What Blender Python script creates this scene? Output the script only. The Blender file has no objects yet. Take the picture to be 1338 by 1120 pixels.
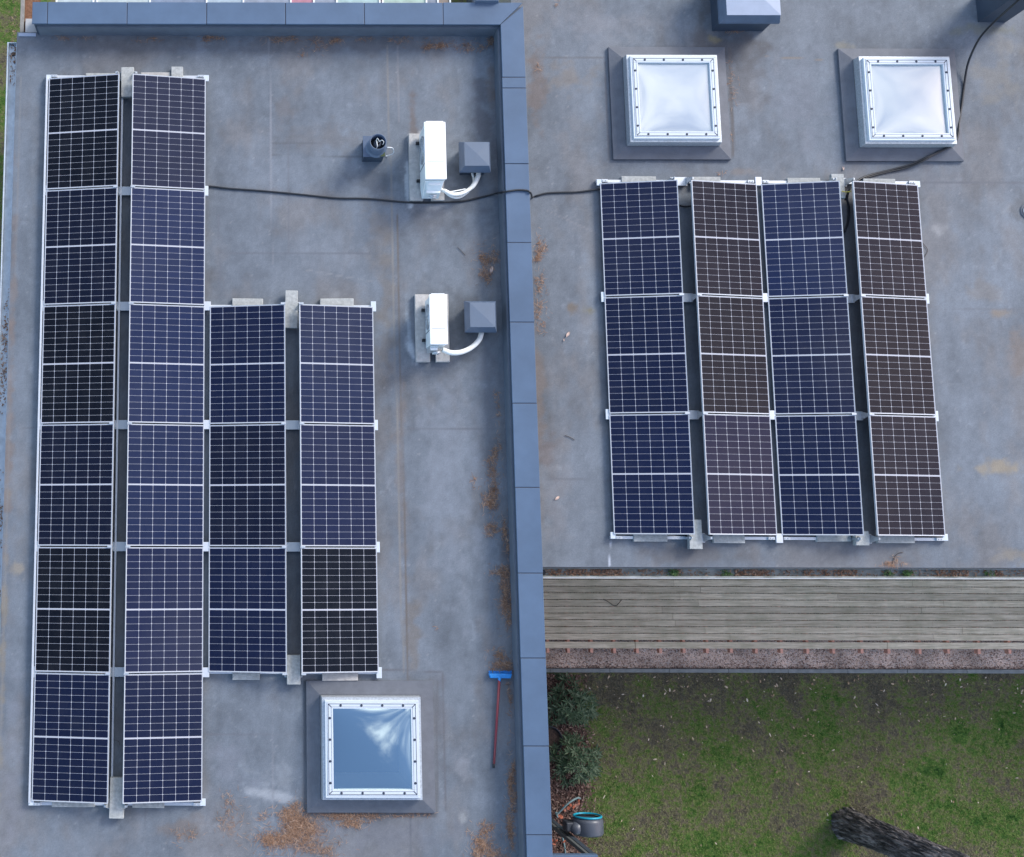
import bpy, math, random
import numpy as np
from mathutils import Vector, Matrix, Euler

random.seed(7)
rng = np.random.default_rng(11)
SC = bpy.context.scene
COL = SC.collection

# ------------------------------------------------------------------ camera
F_PX, CX, CY, TH, PSI, CAM_H = 1664.83, 296.79, 464.84, math.radians(8.6596), 0.0021, 18.406
cam_data = bpy.data.cameras.new("camera")
cam = bpy.data.objects.new("camera", cam_data)
COL.objects.link(cam)
cam.location = (0, 0, CAM_H)
cam.rotation_euler = (TH, 0, PSI)
cam_data.sensor_fit = 'HORIZONTAL'
cam_data.sensor_width = 36.0
cam_data.lens = F_PX / 1338.0 * 36.0
cam_data.shift_x = (669.0 - CX) / 1338.0
cam_data.shift_y = (CY - 560.0) / 1338.0
cam_data.clip_end = 5000
SC.camera = cam

# ------------------------------------------------------------------ world and sun
SUN_EL, SUN_AZ = math.radians(33), math.radians(48)     # azimuth clockwise from +Y
w = bpy.data.worlds.new("World")
SC.world = w
w.use_nodes = True
nt = w.node_tree
for n in list(nt.nodes): nt.nodes.remove(n)
def N(tree, kind, **kw):
    n = tree.nodes.new(kind)
    for k, v in kw.items():
        if k.startswith('i_'):
            key = k[2:]
            n.inputs[int(key) if key.isdigit() else key.replace('_', ' ')].default_value = v
        else:
            setattr(n, k, v)
    return n
out = N(nt, 'ShaderNodeOutputWorld')
bg = N(nt, 'ShaderNodeBackground', i_Strength=0.15)
sky = N(nt, 'ShaderNodeTexSky')
sky.sky_type = 'NISHITA'; sky.sun_disc = False
sky.sun_elevation = SUN_EL; sky.sun_rotation = SUN_AZ
sky.air_density = 1.0; sky.dust_density = 0.6; sky.ozone_density = 1.5
tc = N(nt, 'ShaderNodeTexCoord')
nz = N(nt, 'ShaderNodeTexNoise', i_Scale=5.0, i_Detail=7.0, i_Roughness=0.55)
mp = N(nt, 'ShaderNodeMapping'); mp.inputs['Location'].default_value = (1.3, 0.4, 2.0)
nt.links.new(tc.outputs['Generated'], mp.inputs['Vector'])
nt.links.new(mp.outputs['Vector'], nz.inputs['Vector'])
dotn = N(nt, 'ShaderNodeVectorMath', operation='DOT_PRODUCT')
dotn.inputs[1].default_value = (0.52, 0.52, -0.10)
nt.links.new(tc.outputs['Generated'], dotn.inputs[0])
addn = N(nt, 'ShaderNodeMath', operation='ADD')
nt.links.new(nz.outputs['Fac'], addn.inputs[0]); nt.links.new(dotn.outputs['Value'], addn.inputs[1])
ramp = N(nt, 'ShaderNodeMapRange', i_1=0.42, i_2=0.72); ramp.interpolation_type = 'SMOOTHSTEP'
nt.links.new(addn.outputs[0], ramp.inputs[0])
nz2 = N(nt, 'ShaderNodeTexNoise', i_Scale=5.0, i_Detail=6.0)
nt.links.new(mp.outputs['Vector'], nz2.inputs['Vector'])
cr = N(nt, 'ShaderNodeMix', data_type='RGBA')
cr.inputs['A'].default_value = (3.0, 3.5, 4.6, 1); cr.inputs['B'].default_value = (6.0, 6.1, 6.4, 1)
cmr = N(nt, 'ShaderNodeMapRange', i_1=0.38, i_2=0.62)
nt.links.new(nz2.outputs['Fac'], cmr.inputs[0]); nt.links.new(cmr.outputs[0], cr.inputs['Factor'])
mx = N(nt, 'ShaderNodeMix', data_type='RGBA')
nt.links.new(ramp.outputs[0], mx.inputs['Factor'])
dot2 = N(nt, 'ShaderNodeVectorMath', operation='DOT_PRODUCT'); dot2.inputs[1].default_value = (0.93, 0.10, 0.0)
nt.links.new(tc.outputs['Generated'], dot2.inputs[0])
wmr = N(nt, 'ShaderNodeMapRange', i_1=0.40, i_2=0.66); nt.links.new(dot2.outputs['Value'], wmr.inputs[0])
wm = N(nt, 'ShaderNodeMix', data_type='RGBA', blend_type='MULTIPLY'); wm.inputs['B'].default_value = (1.22, 1.0, .98, 1)
nt.links.new(wmr.outputs[0], wm.inputs['Factor']); nt.links.new(cr.outputs['Result'], wm.inputs['A'])
nt.links.new(sky.outputs['Color'], mx.inputs['A']); nt.links.new(wm.outputs['Result'], mx.inputs['B'])
nt.links.new(mx.outputs['Result'], bg.inputs['Color'])
nt.links.new(bg.outputs[0], out.inputs[0])

sd = bpy.data.lights.new("sun", 'SUN'); sd.energy = 1.55; sd.angle = math.radians(20); sd.color = (1.0, 0.97, 0.93)
so = bpy.data.objects.new("sun", sd); COL.objects.link(so)
dirv = Vector((math.sin(SUN_AZ) * math.cos(SUN_EL), math.cos(SUN_AZ) * math.cos(SUN_EL), math.sin(SUN_EL)))
so.rotation_euler = dirv.to_track_quat('Z', 'Y').to_euler()
SC.view_settings.view_transform = 'Standard'
SC.view_settings.look = 'None'
SC.view_settings.exposure = 1.15
SC.view_settings.gamma = 1.0

# ------------------------------------------------------------------ helpers
def U(px, py, z):
    """a measured point of the photograph, at real height z"""
    x = (px - CX) / F_PX; y = -(py - CY) / F_PX
    c, s = math.cos(TH), math.sin(TH)
    Y = y * c + s; Z = y * s - c
    t = (z - CAM_H) / Z
    X = x * t; Y = Y * t
    c, s = math.cos(PSI), math.sin(PSI)
    return (c * X - s * Y, s * X + c * Y, z)

def tag(o, label=None, cat=None, group=None, kind=None):
    if label: o['label'] = label
    if cat: o['category'] = cat
    if group: o['group'] = group
    if kind: o['kind'] = kind
    return o

def empty(name, loc, label=None, cat=None, group=None, rot=(0, 0, 0)):
    o = bpy.data.objects.new(name, None); COL.objects.link(o)
    o.location = loc; o.rotation_euler = rot; o.empty_display_size = 0.1
    return tag(o, label, cat, group)

class MB:
    def __init__(s): s.v = []; s.f = []
    def add(s, vs, fs):
        b = len(s.v); s.v += [tuple(p) for p in vs]; s.f += [tuple(i + b for i in f) for f in fs]; return s
    def hexa(s, p):  # 4 bottom ccw, 4 top ccw
        return s.add(p, [(3, 2, 1, 0), (4, 5, 6, 7), (0, 1, 5, 4), (1, 2, 6, 5), (2, 3, 7, 6), (3, 0, 4, 7)])
    def box(s, x0, x1, y0, y1, z0, z1):
        return s.hexa([(x0, y0, z0), (x1, y0, z0), (x1, y1, z0), (x0, y1, z0), (x0, y0, z1), (x1, y0, z1), (x1, y1, z1), (x0, y1, z1)])
    def frust(s, cx, cy, z0, z1, wx0, wy0, wx1, wy1):
        a, b, c, d = wx0 / 2, wy0 / 2, wx1 / 2, wy1 / 2
        return s.hexa([(cx - a, cy - b, z0), (cx + a, cy - b, z0), (cx + a, cy + b, z0), (cx - a, cy + b, z0),
                       (cx - c, cy - d, z1), (cx + c, cy - d, z1), (cx + c, cy + d, z1), (cx - c, cy + d, z1)])
    def quad(s, a, b, c, d): return s.add([a, b, c, d], [(0, 1, 2, 3)])
    def tube(s, pts, r, n=8, closed=False, cap=True):
        pts = [Vector(p) for p in pts]; m = len(pts); base = len(s.v)
        up = Vector((0, 0, 1)); prev = None
        for i, p in enumerate(pts):
            if closed: t = pts[(i + 1) % m] - pts[i - 1]
            else: t = pts[min(i + 1, m - 1)] - pts[max(i - 1, 0)]
            t.normalize()
            if prev is None:
                a = t.cross(up)
                if a.length < 1e-3: a = t.cross(Vector((1, 0, 0)))
                a.normalize()
            else:
                a = prev - t * prev.dot(t); a.normalize()
            prev = a; b = t.cross(a)
            rr = r[i] if isinstance(r, (list, tuple)) else r
            for k in range(n):
                an = 2 * math.pi * k / n
                s.v.append(tuple(p + (a * math.cos(an) + b * math.sin(an)) * rr))
        for i in range(m if closed else m - 1):
            j = (i + 1) % m
            for k in range(n):
                l = (k + 1) % n
                s.f.append((base + i * n + k, base + i * n + l, base + j * n + l, base + j * n + k))
        if cap and not closed:
            s.f.append(tuple(base + k for k in range(n)))
            s.f.append(tuple(base + (m - 1) * n + k for k in reversed(range(n))))
        return s
    def lathe(s, prof, n=32, origin=(0, 0, 0), axis='Z'):
        base = len(s.v)
        for (r, h) in prof:
            for k in range(n):
                a = 2 * math.pi * k / n
                c, d = r * math.cos(a), r * math.sin(a)
                p = (c, d, h) if axis == 'Z' else ((c, h, d) if axis == 'Y' else (h, c, d))
                s.v.append((p[0] + origin[0], p[1] + origin[1], p[2] + origin[2]))
        for i in range(len(prof) - 1):
            for k in range(n):
                l = (k + 1) % n
                s.f.append((base + i * n + k, base + i * n + l, base + (i + 1) * n + l, base + (i + 1) * n + k))
        return s
    def build(s, name, mat, parent=None, local=False, bevel=0, smooth=False, label=None, fix=True):
        me = bpy.data.meshes.new(name)
        vs = s.v
        if parent is not None and not local:
            L = parent_world(parent)
            vs = [(x - L[0], y - L[1], z - L[2]) for x, y, z in vs]
        me.from_pydata(vs, [], s.f)
        if fix:
            import bmesh
            bm = bmesh.new(); bm.from_mesh(me); bmesh.ops.recalc_face_normals(bm, faces=bm.faces[:]); bm.to_mesh(me); bm.free()
        me.materials.append(mat)
        if smooth:
            for p in me.polygons: p.use_smooth = True
        o = bpy.data.objects.new(name, me); COL.objects.link(o)
        if parent is not None: o.parent = parent
        if bevel:
            m = o.modifiers.new("bevel", 'BEVEL'); m.width = bevel; m.segments = 2; m.limit_method = 'ANGLE'; m.angle_limit = math.radians(40)
        if label: o['label'] = label
        return o

def parent_world(p):
    L = Vector((0, 0, 0))
    while p is not None:
        L += Vector(p.location); p = p.parent
    return L

def spline(pts, sub=8):
    """Catmull-Rom through the points"""
    P = [Vector(p) for p in pts]; P = [P[0] * 2 - P[1]] + P + [P[-1] * 2 - P[-2]]
    o = []
    for i in range(1, len(P) - 2):
        a, b, c, d = P[i - 1:i + 3]
        for k in range(sub):
            t = k / sub
            o.append(0.5 * ((2 * b) + (c - a) * t + (2 * a - 5 * b + 4 * c - d) * t * t + (3 * b - a - 3 * c + d) * t ** 3))
    o.append(P[-2]); return o

def copy_tree(o, parent=None):
    c = o.copy(); COL.objects.link(c); c.parent = parent
    for ch in list(o.children): copy_tree(ch, c)
    return c

# ------------------------------------------------------------------ materials
def mat(name, col, rough=0.6, metal=0.0, var=0.0, scale=8.0, bump=0.0, bscale=60.0, spec=0.5, vcol=None, col2=None, detail=6.0, coat=0.0, stretch=None):
    m = bpy.data.materials.new(name); m.use_nodes = True; t = m.node_tree
    b = t.nodes['Principled BSDF']
    b.inputs['Roughness'].default_value = rough; b.inputs['Metallic'].default_value = metal
    b.inputs['Specular IOR Level'].default_value = spec
    b.inputs['Coat Weight'].default_value = coat
    b.inputs['Base Color'].default_value = (*col, 1)
    geo = N(t, 'ShaderNodeNewGeometry')
    vec = geo.outputs['Position']
    if stretch:
        mpn = N(t, 'ShaderNodeMapping'); mpn.inputs['Scale'].default_value = stretch
        t.links.new(vec, mpn.inputs['Vector']); vec = mpn.outputs['Vector']
    src = None
    if vcol:
        a = N(t, 'ShaderNodeVertexColor', layer_name=vcol); src = a.outputs['Color']
        t.links.new(src, b.inputs['Base Color'])
    if var or col2:
        nzz = N(t, 'ShaderNodeTexNoise', i_Scale=scale, i_Detail=detail, i_Roughness=0.6)
        t.links.new(vec, nzz.inputs['Vector'])
        mr = N(t, 'ShaderNodeMapRange', i_1=0.3, i_2=0.7)
        t.links.new(nzz.outputs['Fac'], mr.inputs[0])
        mixn = N(t, 'ShaderNodeMix', data_type='RGBA')
        t.links.new(mr.outputs[0], mixn.inputs['Factor'])
        if src is not None:
            mixn.blend_type = 'MULTIPLY'; mixn.inputs['Factor'].default_value = 1.0
            t.links.remove(mixn.inputs['Factor'].links[0])
            vm = N(t, 'ShaderNodeMapRange', i_3=1 - var, i_4=1 + var); vm.inputs[1].default_value = 0.3; vm.inputs[2].default_value = 0.7
            t.links.new(nzz.outputs['Fac'], vm.inputs[0])
            t.links.new(src, mixn.inputs['A']); t.links.new(vm.outputs[0], mixn.inputs['B'])
        else:
            c2 = col2 or tuple(c * (1 + var) for c in col)
            c1 = col if col2 else tuple(c * (1 - var) for c in col)
            mixn.inputs['A'].default_value = (*c1, 1); mixn.inputs['B'].default_value = (*c2, 1)
        t.links.new(mixn.outputs['Result'], b.inputs['Base Color'])
    if bump:
        bn = N(t, 'ShaderNodeTexNoise', i_Scale=bscale, i_Detail=5.0)
        t.links.new(vec, bn.inputs['Vector'])
        bp = N(t, 'ShaderNodeBump', i_Strength=bump, i_Distance=0.01)
        t.links.new(bn.outputs['Fac'], bp.inputs['Height']); t.links.new(bp.outputs[0], b.inputs['Normal'])
    return m

M = {}
M['membrane'] = mat('membrane', (.16, .17, .19), rough=.62, vcol='Col', var=.09, scale=45, bump=.25, bscale=70, spec=.35)
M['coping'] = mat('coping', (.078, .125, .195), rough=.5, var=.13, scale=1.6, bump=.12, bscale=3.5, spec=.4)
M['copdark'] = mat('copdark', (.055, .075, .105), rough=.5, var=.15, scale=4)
M['seam'] = mat('seam', (.025, .035, .06), rough=.6)
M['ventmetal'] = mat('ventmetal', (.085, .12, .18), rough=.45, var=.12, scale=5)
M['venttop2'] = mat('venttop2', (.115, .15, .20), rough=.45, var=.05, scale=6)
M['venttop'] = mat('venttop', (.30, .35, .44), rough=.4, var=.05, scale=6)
M['ventdark'] = mat('ventdark', (.035, .05, .075), rough=.5, var=.15, scale=5)
M['alu'] = mat('alu', (.62, .64, .66), rough=.38, metal=.35, var=.06, scale=12)
M['framealu'] = mat('framealu', (.50, .53, .56), rough=.35, metal=.2)
M['railshade'] = mat('railshade', (.07, .075, .08), rough=.6)  # rail metal coloured dark to carry the shade inside the panel gaps
M['galv'] = mat('galv', (.52, .55, .57), rough=.4, metal=.5, var=.2, scale=40)
M['white'] = mat('white', (.86, .87, .86), rough=.35, var=.02, scale=5)
M['whiteframe'] = mat('whiteframe', (.60, .65, .68), rough=.3, metal=.1, var=.03, scale=6)
M['acside'] = mat('acside', (.68, .74, .75), rough=.4, var=.06, scale=5)
M['pipewhite'] = mat('pipewhite', (.78, .80, .76), rough=.5, var=.06, scale=30)
M['black'] = mat('black', (.012, .013, .016), rough=.5)
M['cable'] = mat('cable', (.010, .012, .016), rough=.45)
M['concrete'] = mat('concrete', (.40, .41, .39), rough=.85, var=.22, scale=22, bump=.4, bscale=120)
M['concretewarm'] = mat('concretewarm', (.46, .44, .41), rough=.85, var=.16, scale=18, bump=.4, bscale=120)
M['flange'] = mat('flange', (.105, .115, .135), rough=.65, var=.14, scale=7, bump=.2, bscale=80)
M['gutter'] = mat('gutter', (.50, .55, .58), rough=.4, metal=.3, var=.18, scale=9)
M['gutterold'] = mat('gutterold', (.13, .14, .12), rough=.7, col2=(.36, .38, .36), scale=6)
M['cladding'] = mat('cladding', (.45, .44, .42), rough=.7, var=.06, scale=2)
M['shaft'] = mat('shaft', (.88, .90, .90), rough=.6)
M['room'] = mat('room', (.05, .055, .06), rough=.6)
M['blueplastic'] = mat('blueplastic', (.02, .24, .62), rough=.45, var=.12, scale=20)
M['bristle'] = mat('bristle', (.02, .18, .5), rough=.8)
M['redhandle'] = mat('redhandle', (.22, .035, .045), rough=.4)
M['wood'] = mat('wood', (.27, .245, .20), rough=.8, col2=(.43, .40, .35), scale=5, stretch=(1.2, 9, 9), bump=.4, bscale=25)
M['woodend'] = mat('woodend', (.72, .36, .26), rough=.8, var=.2, scale=30)
M['woodedge'] = mat('woodedge', (.26, .24, .21), rough=.8, var=.2, scale=12)
M['joistside'] = mat('joistside', (.30, .15, .10), rough=.85, var=.2, scale=12)
M['curb'] = mat('curbstone', (.15, .165, .165), rough=.85, col2=(.25, .265, .26), scale=9, bump=.4, bscale=90)
M['soil'] = mat('soil', (.03, .02, .016), rough=.95, col2=(.09, .055, .042), scale=30, bump=1, bscale=50)
M['barkk'] = mat('bark', (.012, .012, .014), rough=.95, col2=(.085, .080, .088), scale=13, stretch=(3.2, 3.2, .45), bump=1, bscale=45, detail=10)
M['reel'] = mat('reel', (.075, .085, .105), rough=.38, var=.06, scale=8)
M['reeldark'] = mat('reeldark', (.035, .04, .05), rough=.5)
M['cyan'] = mat('cyan', (.01, .30, .42), rough=.35)
M['hose'] = mat('hose', (.16, .24, .24), rough=.5)
M['post'] = mat('post', (.045, .06, .075), rough=.55, var=.1, scale=4)
M['postgrey'] = mat('postgrey', (.12, .13, .125), rough=.6)
M['twig'] = mat('twig', (.07, .05, .04), rough=.9)
M['paleleaf'] = mat('paleleaf', (.55, .40, .33), rough=.8)
M['yellowcable'] = mat('yellowcable', (.55, .45, .05), rough=.5)
M['pot'] = mat('pot', (.03, .03, .035), rough=.6)

def leafmat(name, cols, scale=18.0, rough=.75, pos=True):
    m = bpy.data.materials.new(name); m.use_nodes = True; t = m.node_tree; b = t.nodes['Principled BSDF']
    b.inputs['Roughness'].default_value = rough; b.inputs['Specular IOR Level'].default_value = .25
    g = N(t, 'ShaderNodeNewGeometry'); wn = N(t, 'ShaderNodeTexNoise', i_Scale=scale, i_Detail=3.0)
    t.links.new(g.outputs['Position'], wn.inputs['Vector'])
    ad = N(t, 'ShaderNodeMath', operation='MULTIPLY_ADD'); ad.inputs[1].default_value = .55; 
    t.links.new(g.outputs['Random Per Island'], ad.inputs[0])
    m2 = N(t, 'ShaderNodeMath', operation='MULTIPLY'); m2.inputs[1].default_value = .5
    t.links.new(wn.outputs['Fac'], m2.inputs[0]); t.links.new(m2.outputs[0], ad.inputs[2])
    r = N(t, 'ShaderNodeValToRGB'); t.links.new(ad.outputs[0], r.inputs[0])
    e = r.color_ramp.elements
    while len(e) < len(cols): e.new(.5)
    for i, c in enumerate(cols):
        e[i].position = .12 + .76 * i / (len(cols) - 1); e[i].color = (*c, 1)
    t.links.new(r.outputs[0], b.inputs['Base Color'])
    return m
M['needles'] = leafmat('needles', [(.09, .05, .03), (.23, .125, .075), (.35, .21, .13), (.46, .33, .24)])
M['mulch'] = leafmat('mulch', [(.035, .022, .018), (.095, .05, .04), (.17, .10, .08), (.36, .26, .20)])
M['redleaf'] = leafmat('redleaf', [(.2, .05, .03), (.42, .12, .06), (.38, .2, .15)])
M['lawnleaf'] = leafmat('lawnleaf', [(.16, .10, .06), (.32, .23, .14), (.50, .40, .29), (.66, .60, .50)])
M['shrub'] = leafmat('shrubleaf', [(.014, .030, .014), (.04, .078, .036), (.085, .13, .07), (.18, .22, .14)], rough=.55)
M['weed'] = leafmat('weed', [(.03, .07, .02), (.08, .15, .04), (.14, .2, .08)])
M['pine'] = leafmat('pineleaf', [(.012, .03, .012), (.03, .07, .025), (.06, .11, .04)])

# lawn and blades: one colour field in world space
def grassmat(name, blades):
    m = bpy.data.materials.new(name); m.use_nodes = True; t = m.node_tree; b = t.nodes['Principled BSDF']
    b.inputs['Roughness'].default_value = .8; b.inputs['Specular IOR Level'].default_value = .15
    g = N(t, 'ShaderNodeNewGeometry')
    n1 = N(t, 'ShaderNodeTexNoise', i_Scale=1.3, i_Detail=8.0, i_Roughness=.74)
    n2 = N(t, 'ShaderNodeTexNoise', i_Scale=14.0, i_Detail=5.0, i_Roughness=.7)
    t.links.new(g.outputs['Position'], n1.inputs['Vector']); t.links.new(g.outputs['Position'], n2.inputs['Vector'])
    sp = N(t, 'ShaderNodeSeparateXYZ'); t.links.new(g.outputs['Position'], sp.inputs[0])
    # worn strip along the kerb (world Y -2 .. -3.4)
    wear = N(t, 'ShaderNodeMapRange', i_1=-3.1, i_2=-2.0, i_3=0.0, i_4=.08)
    t.links.new(sp.outputs['Y'], wear.inputs[0])
    s1 = N(t, 'ShaderNodeMath', operation='ADD'); t.links.new(n1.outputs['Fac'], s1.inputs[0]); t.links.new(wear.outputs[0], s1.inputs[1])
    s2 = N(t, 'ShaderNodeMath', operation='MULTIPLY_ADD'); s2.inputs[1].default_value = .62; t.links.new(n2.outputs['Fac'], s2.inputs[0]); t.links.new(s1.outputs[0], s2.inputs[2])
    last = s2
    gate = N(t, 'ShaderNodeMath', operation='LESS_THAN'); gate.inputs[1].default_value = -1.5; t.links.new(sp.outputs['Y'], gate.inputs[0])
    wg = N(t, 'ShaderNodeMath', operation='MULTIPLY'); t.links.new(wear.outputs[0], wg.inputs[0]); t.links.new(gate.outputs[0], wg.inputs[1]); t.links.new(wg.outputs[0], s1.inputs[1])
    if blades:
        s3 = N(t, 'ShaderNodeMath', operation='MULTIPLY_ADD'); s3.inputs[1].default_value = .16
        t.links.new(g.outputs['Random Per Island'], s3.inputs[0]); t.links.new(s2.outputs[0], s3.inputs[2]); last = s3
    r = N(t, 'ShaderNodeValToRGB'); t.links.new(last.outputs[0], r.inputs[0])
    cols = [(.66, (.032, .090, .017)), (.75, (.090, .195, .036)), (.83, (.165, .245, .058)), (.90, (.220, .235, .092)), (.96, (.26, .225, .135)), (1.0, (.165, .145, .10))]
    if not blades: cols = [(p - .08, tuple(c * .6 for c in cc)) for p, cc in cols]
    e = r.color_ramp.elements
    while len(e) < len(cols): e.new(.5)
    for i, (p, c) in enumerate(cols): e[i].position = p; e[i].color = (*c, 1)
    t.links.new(r.outputs[0], b.inputs['Base Color'])
    return m
M['lawn'] = grassmat('lawn', False); M['blade'] = grassmat('grass_blades', True)

# gravel
def gravelmat():
    m = bpy.data.materials.new('gravel'); m.use_nodes = True; t = m.node_tree; b = t.nodes['Principled BSDF']
    b.inputs['Roughness'].default_value = .9
    g = N(t, 'ShaderNodeNewGeometry'); v = N(t, 'ShaderNodeTexVoronoi', i_Scale=64.0)
    t.links.new(g.outputs['Position'], v.inputs['Vector'])
    sx = N(t, 'ShaderNodeSeparateColor'); t.links.new(v.outputs['Color'], sx.inputs[0])
    r = N(t, 'ShaderNodeValToRGB'); t.links.new(sx.outputs[0], r.inputs[0])
    e = r.color_ramp.elements
    for p, c in ((.3, (.58, .41, .31)), (.6, (.70, .52, .41)), (.85, (.78, .64, .53))):
        k = e.new(p); k.color = (*c, 1)
    e[0].color = (.15, .09, .07, 1); e[-1].color = (.5, .42, .38, 1)
    n1 = N(t, 'ShaderNodeTexNoise', i_Scale=2.2, i_Detail=6.0); t.links.new(g.outputs['Position'], n1.inputs['Vector'])
    mr = N(t, 'ShaderNodeMapRange', i_1=.35, i_2=.65, i_3=.62, i_4=1.15); t.links.new(n1.outputs['Fac'], mr.inputs[0])
    mm = N(t, 'ShaderNodeMix', data_type='RGBA', blend_type='MULTIPLY'); mm.inputs['Factor'].default_value = 1
    t.links.new(r.outputs[0], mm.inputs['A']); t.links.new(mr.outputs[0], mm.inputs['B'])
    t.links.new(mm.outputs['Result'], b.inputs['Base Color'])
    bp = N(t, 'ShaderNodeBump', i_Strength=.8, i_Distance=.02); t.links.new(v.outputs['Distance'], bp.inputs['Height']); bp.invert = True
    t.links.new(bp.outputs[0], b.inputs['Normal'])
    return m
M['gravel'] = gravelmat()

# solar cells (object space: x across, y along)
PW, PL, PT = 1.097, 1.722, 0.035
def cellmat():
    m = bpy.data.materials.new('solar_cells'); m.use_nodes = True; t = m.node_tree; b = t.nodes['Principled BSDF']
    tcn = N(t, 'ShaderNodeTexCoord'); s = N(t, 'ShaderNodeSeparateXYZ'); t.links.new(tcn.outputs['Object'], s.inputs[0])
    def mth(op, a, bb=None, c=None):
        n = N(t, 'ShaderNodeMath', operation=op)
        for i, q in enumerate((a, bb, c)):
            if q is None: continue
            if isinstance(q, (int, float)): n.inputs[i].default_value = q
            else: t.links.new(q, n.inputs[i])
        return n.outputs[0]
    px_, py_ = (PW - .024) / 6, (PL / 2 - .024) / 9
    X, Y = s.outputs['X'], s.outputs['Y']
    ay = mth('SUBTRACT', mth('ABSOLUTE', Y), .010)
    def dist(v, p):  # distance to nearest grid line
        fr = mth('FRACT', mth('DIVIDE', v, p))
        return mth('MULTIPLY', mth('SUBTRACT', .5, mth('ABSOLUTE', mth('SUBTRACT', fr, .5))), p)
    dx = dist(mth('ADD', X, px_ * 3), px_); dy = dist(ay, py_)
    lx = mth('LESS_THAN', dx, .0019); ly = mth('LESS_THAN', dy, .0013)
    dia = mth('LESS_THAN', mth('ADD', dx, dy), .0105)
    cen = mth('LESS_THAN', mth('ABSOLUTE', Y), .0080)
    ex = mth('GREATER_THAN', mth('ABSOLUTE', X), px_ * 3 - .002); ey = mth('GREATER_THAN', ay, py_ * 9 - .002)
    line = mth('MAXIMUM', mth('MAXIMUM', mth('MAXIMUM', lx, ly), mth('MAXIMUM', dia, cen)), mth('MAXIMUM', ex, ey))
    bus = mth('MULTIPLY', mth('LESS_THAN', dist(mth('ADD', X, px_ * 3), px_ / 10), .0006), .06)
    fac = mth('MAXIMUM', mth('MULTIPLY', line, .95), bus)
    # each cell a slightly different blue
    cx_ = mth('FLOOR', mth('DIVIDE', X, px_)); cy_ = mth('FLOOR', mth('DIVIDE', Y, py_))
    cmb = N(t, 'ShaderNodeCombineXYZ'); t.links.new(cx_, cmb.inputs[0]); t.links.new(cy_, cmb.inputs[1])
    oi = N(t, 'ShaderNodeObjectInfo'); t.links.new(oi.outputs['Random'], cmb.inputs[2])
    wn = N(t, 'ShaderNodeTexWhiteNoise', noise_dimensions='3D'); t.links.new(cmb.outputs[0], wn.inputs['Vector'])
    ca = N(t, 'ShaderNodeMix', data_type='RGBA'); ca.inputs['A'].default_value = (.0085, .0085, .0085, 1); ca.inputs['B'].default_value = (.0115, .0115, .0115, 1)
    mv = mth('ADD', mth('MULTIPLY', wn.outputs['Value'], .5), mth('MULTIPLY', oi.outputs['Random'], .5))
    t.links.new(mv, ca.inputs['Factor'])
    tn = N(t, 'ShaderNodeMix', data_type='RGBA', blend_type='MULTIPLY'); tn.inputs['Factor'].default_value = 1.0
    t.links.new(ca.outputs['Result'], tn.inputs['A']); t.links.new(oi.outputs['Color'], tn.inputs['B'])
    fin = N(t, 'ShaderNodeMix', data_type='RGBA'); t.links.new(fac, fin.inputs['Factor'])
    t.links.new(tn.outputs['Result'], fin.inputs['A']); fin.inputs['B'].default_value = (.47, .48, .52, 1)
    t.links.new(fin.outputs['Result'], b.inputs['Base Color'])
    dn = N(t, 'ShaderNodeTexNoise', i_Scale=3.5, i_Detail=8.0, i_Roughness=.7); gp_ = N(t, 'ShaderNodeNewGeometry'); t.links.new(gp_.outputs['Position'], dn.inputs['Vector'])
    dm = N(t, 'ShaderNodeMapRange', i_1=.45, i_2=.75, i_3=0.0, i_4=.035); t.links.new(dn.outputs['Fac'], dm.inputs[0])
    du = N(t, 'ShaderNodeMix', data_type='RGBA'); t.links.new(dm.outputs[0], du.inputs['Factor']); t.links.new(fin.outputs['Result'], du.inputs['A']); du.inputs['B'].default_value = (.20, .20, .20, 1); t.links.new(du.outputs['Result'], b.inputs['Base Color'])
    b.inputs['Roughness'].default_value = .08; b.inputs['Specular IOR Level'].default_value = .27; b.inputs['Specular Tint'].default_value = (.9, .92, 1, 1)
    # faint ripple so reflected sky varies a little over a pane
    nn = N(t, 'ShaderNodeTexNoise', i_Scale=2.0, i_Detail=2.0); t.links.new(tcn.outputs['Object'], nn.inputs['Vector'])
    bp = N(t, 'ShaderNodeBump', i_Strength=.05, i_Distance=.02); t.links.new(nn.outputs['Fac'], bp.inputs['Height']); t.links.new(bp.outputs[0], b.inputs['Normal'])
    return m
M['cells'] = cellmat()

def glassmat(name, tint=(.85, .93, 1.0), refl=.35, seethru=(.8, .88, .9)):
    m = bpy.data.materials.new(name); m.use_nodes = True; t = m.node_tree
    t.nodes.remove(t.nodes['Principled BSDF']); o = t.nodes['Material Output']
    gl = N(t, 'ShaderNodeBsdfGlossy', i_Roughness=.02); gl.inputs['Color'].default_value = (*tint, 1)
    tr = N(t, 'ShaderNodeBsdfTransparent'); tr.inputs['Color'].default_value = (*seethru, 1)
    fr = N(t, 'ShaderNodeFresnel', i_IOR=1.5)
    ad = N(t, 'ShaderNodeMath', operation='ADD', use_clamp=True); ad.inputs[1].default_value = refl - .04
    t.links.new(fr.outputs[0], ad.inputs[0])
    ms = N(t, 'ShaderNodeMixShader'); t.links.new(ad.outputs[0], ms.inputs[0]); t.links.new(tr.outputs[0], ms.inputs[1]); t.links.new(gl.outputs[0], ms.inputs[2])
    t.links.new(ms.outputs[0], o.inputs[0])
    return m
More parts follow.
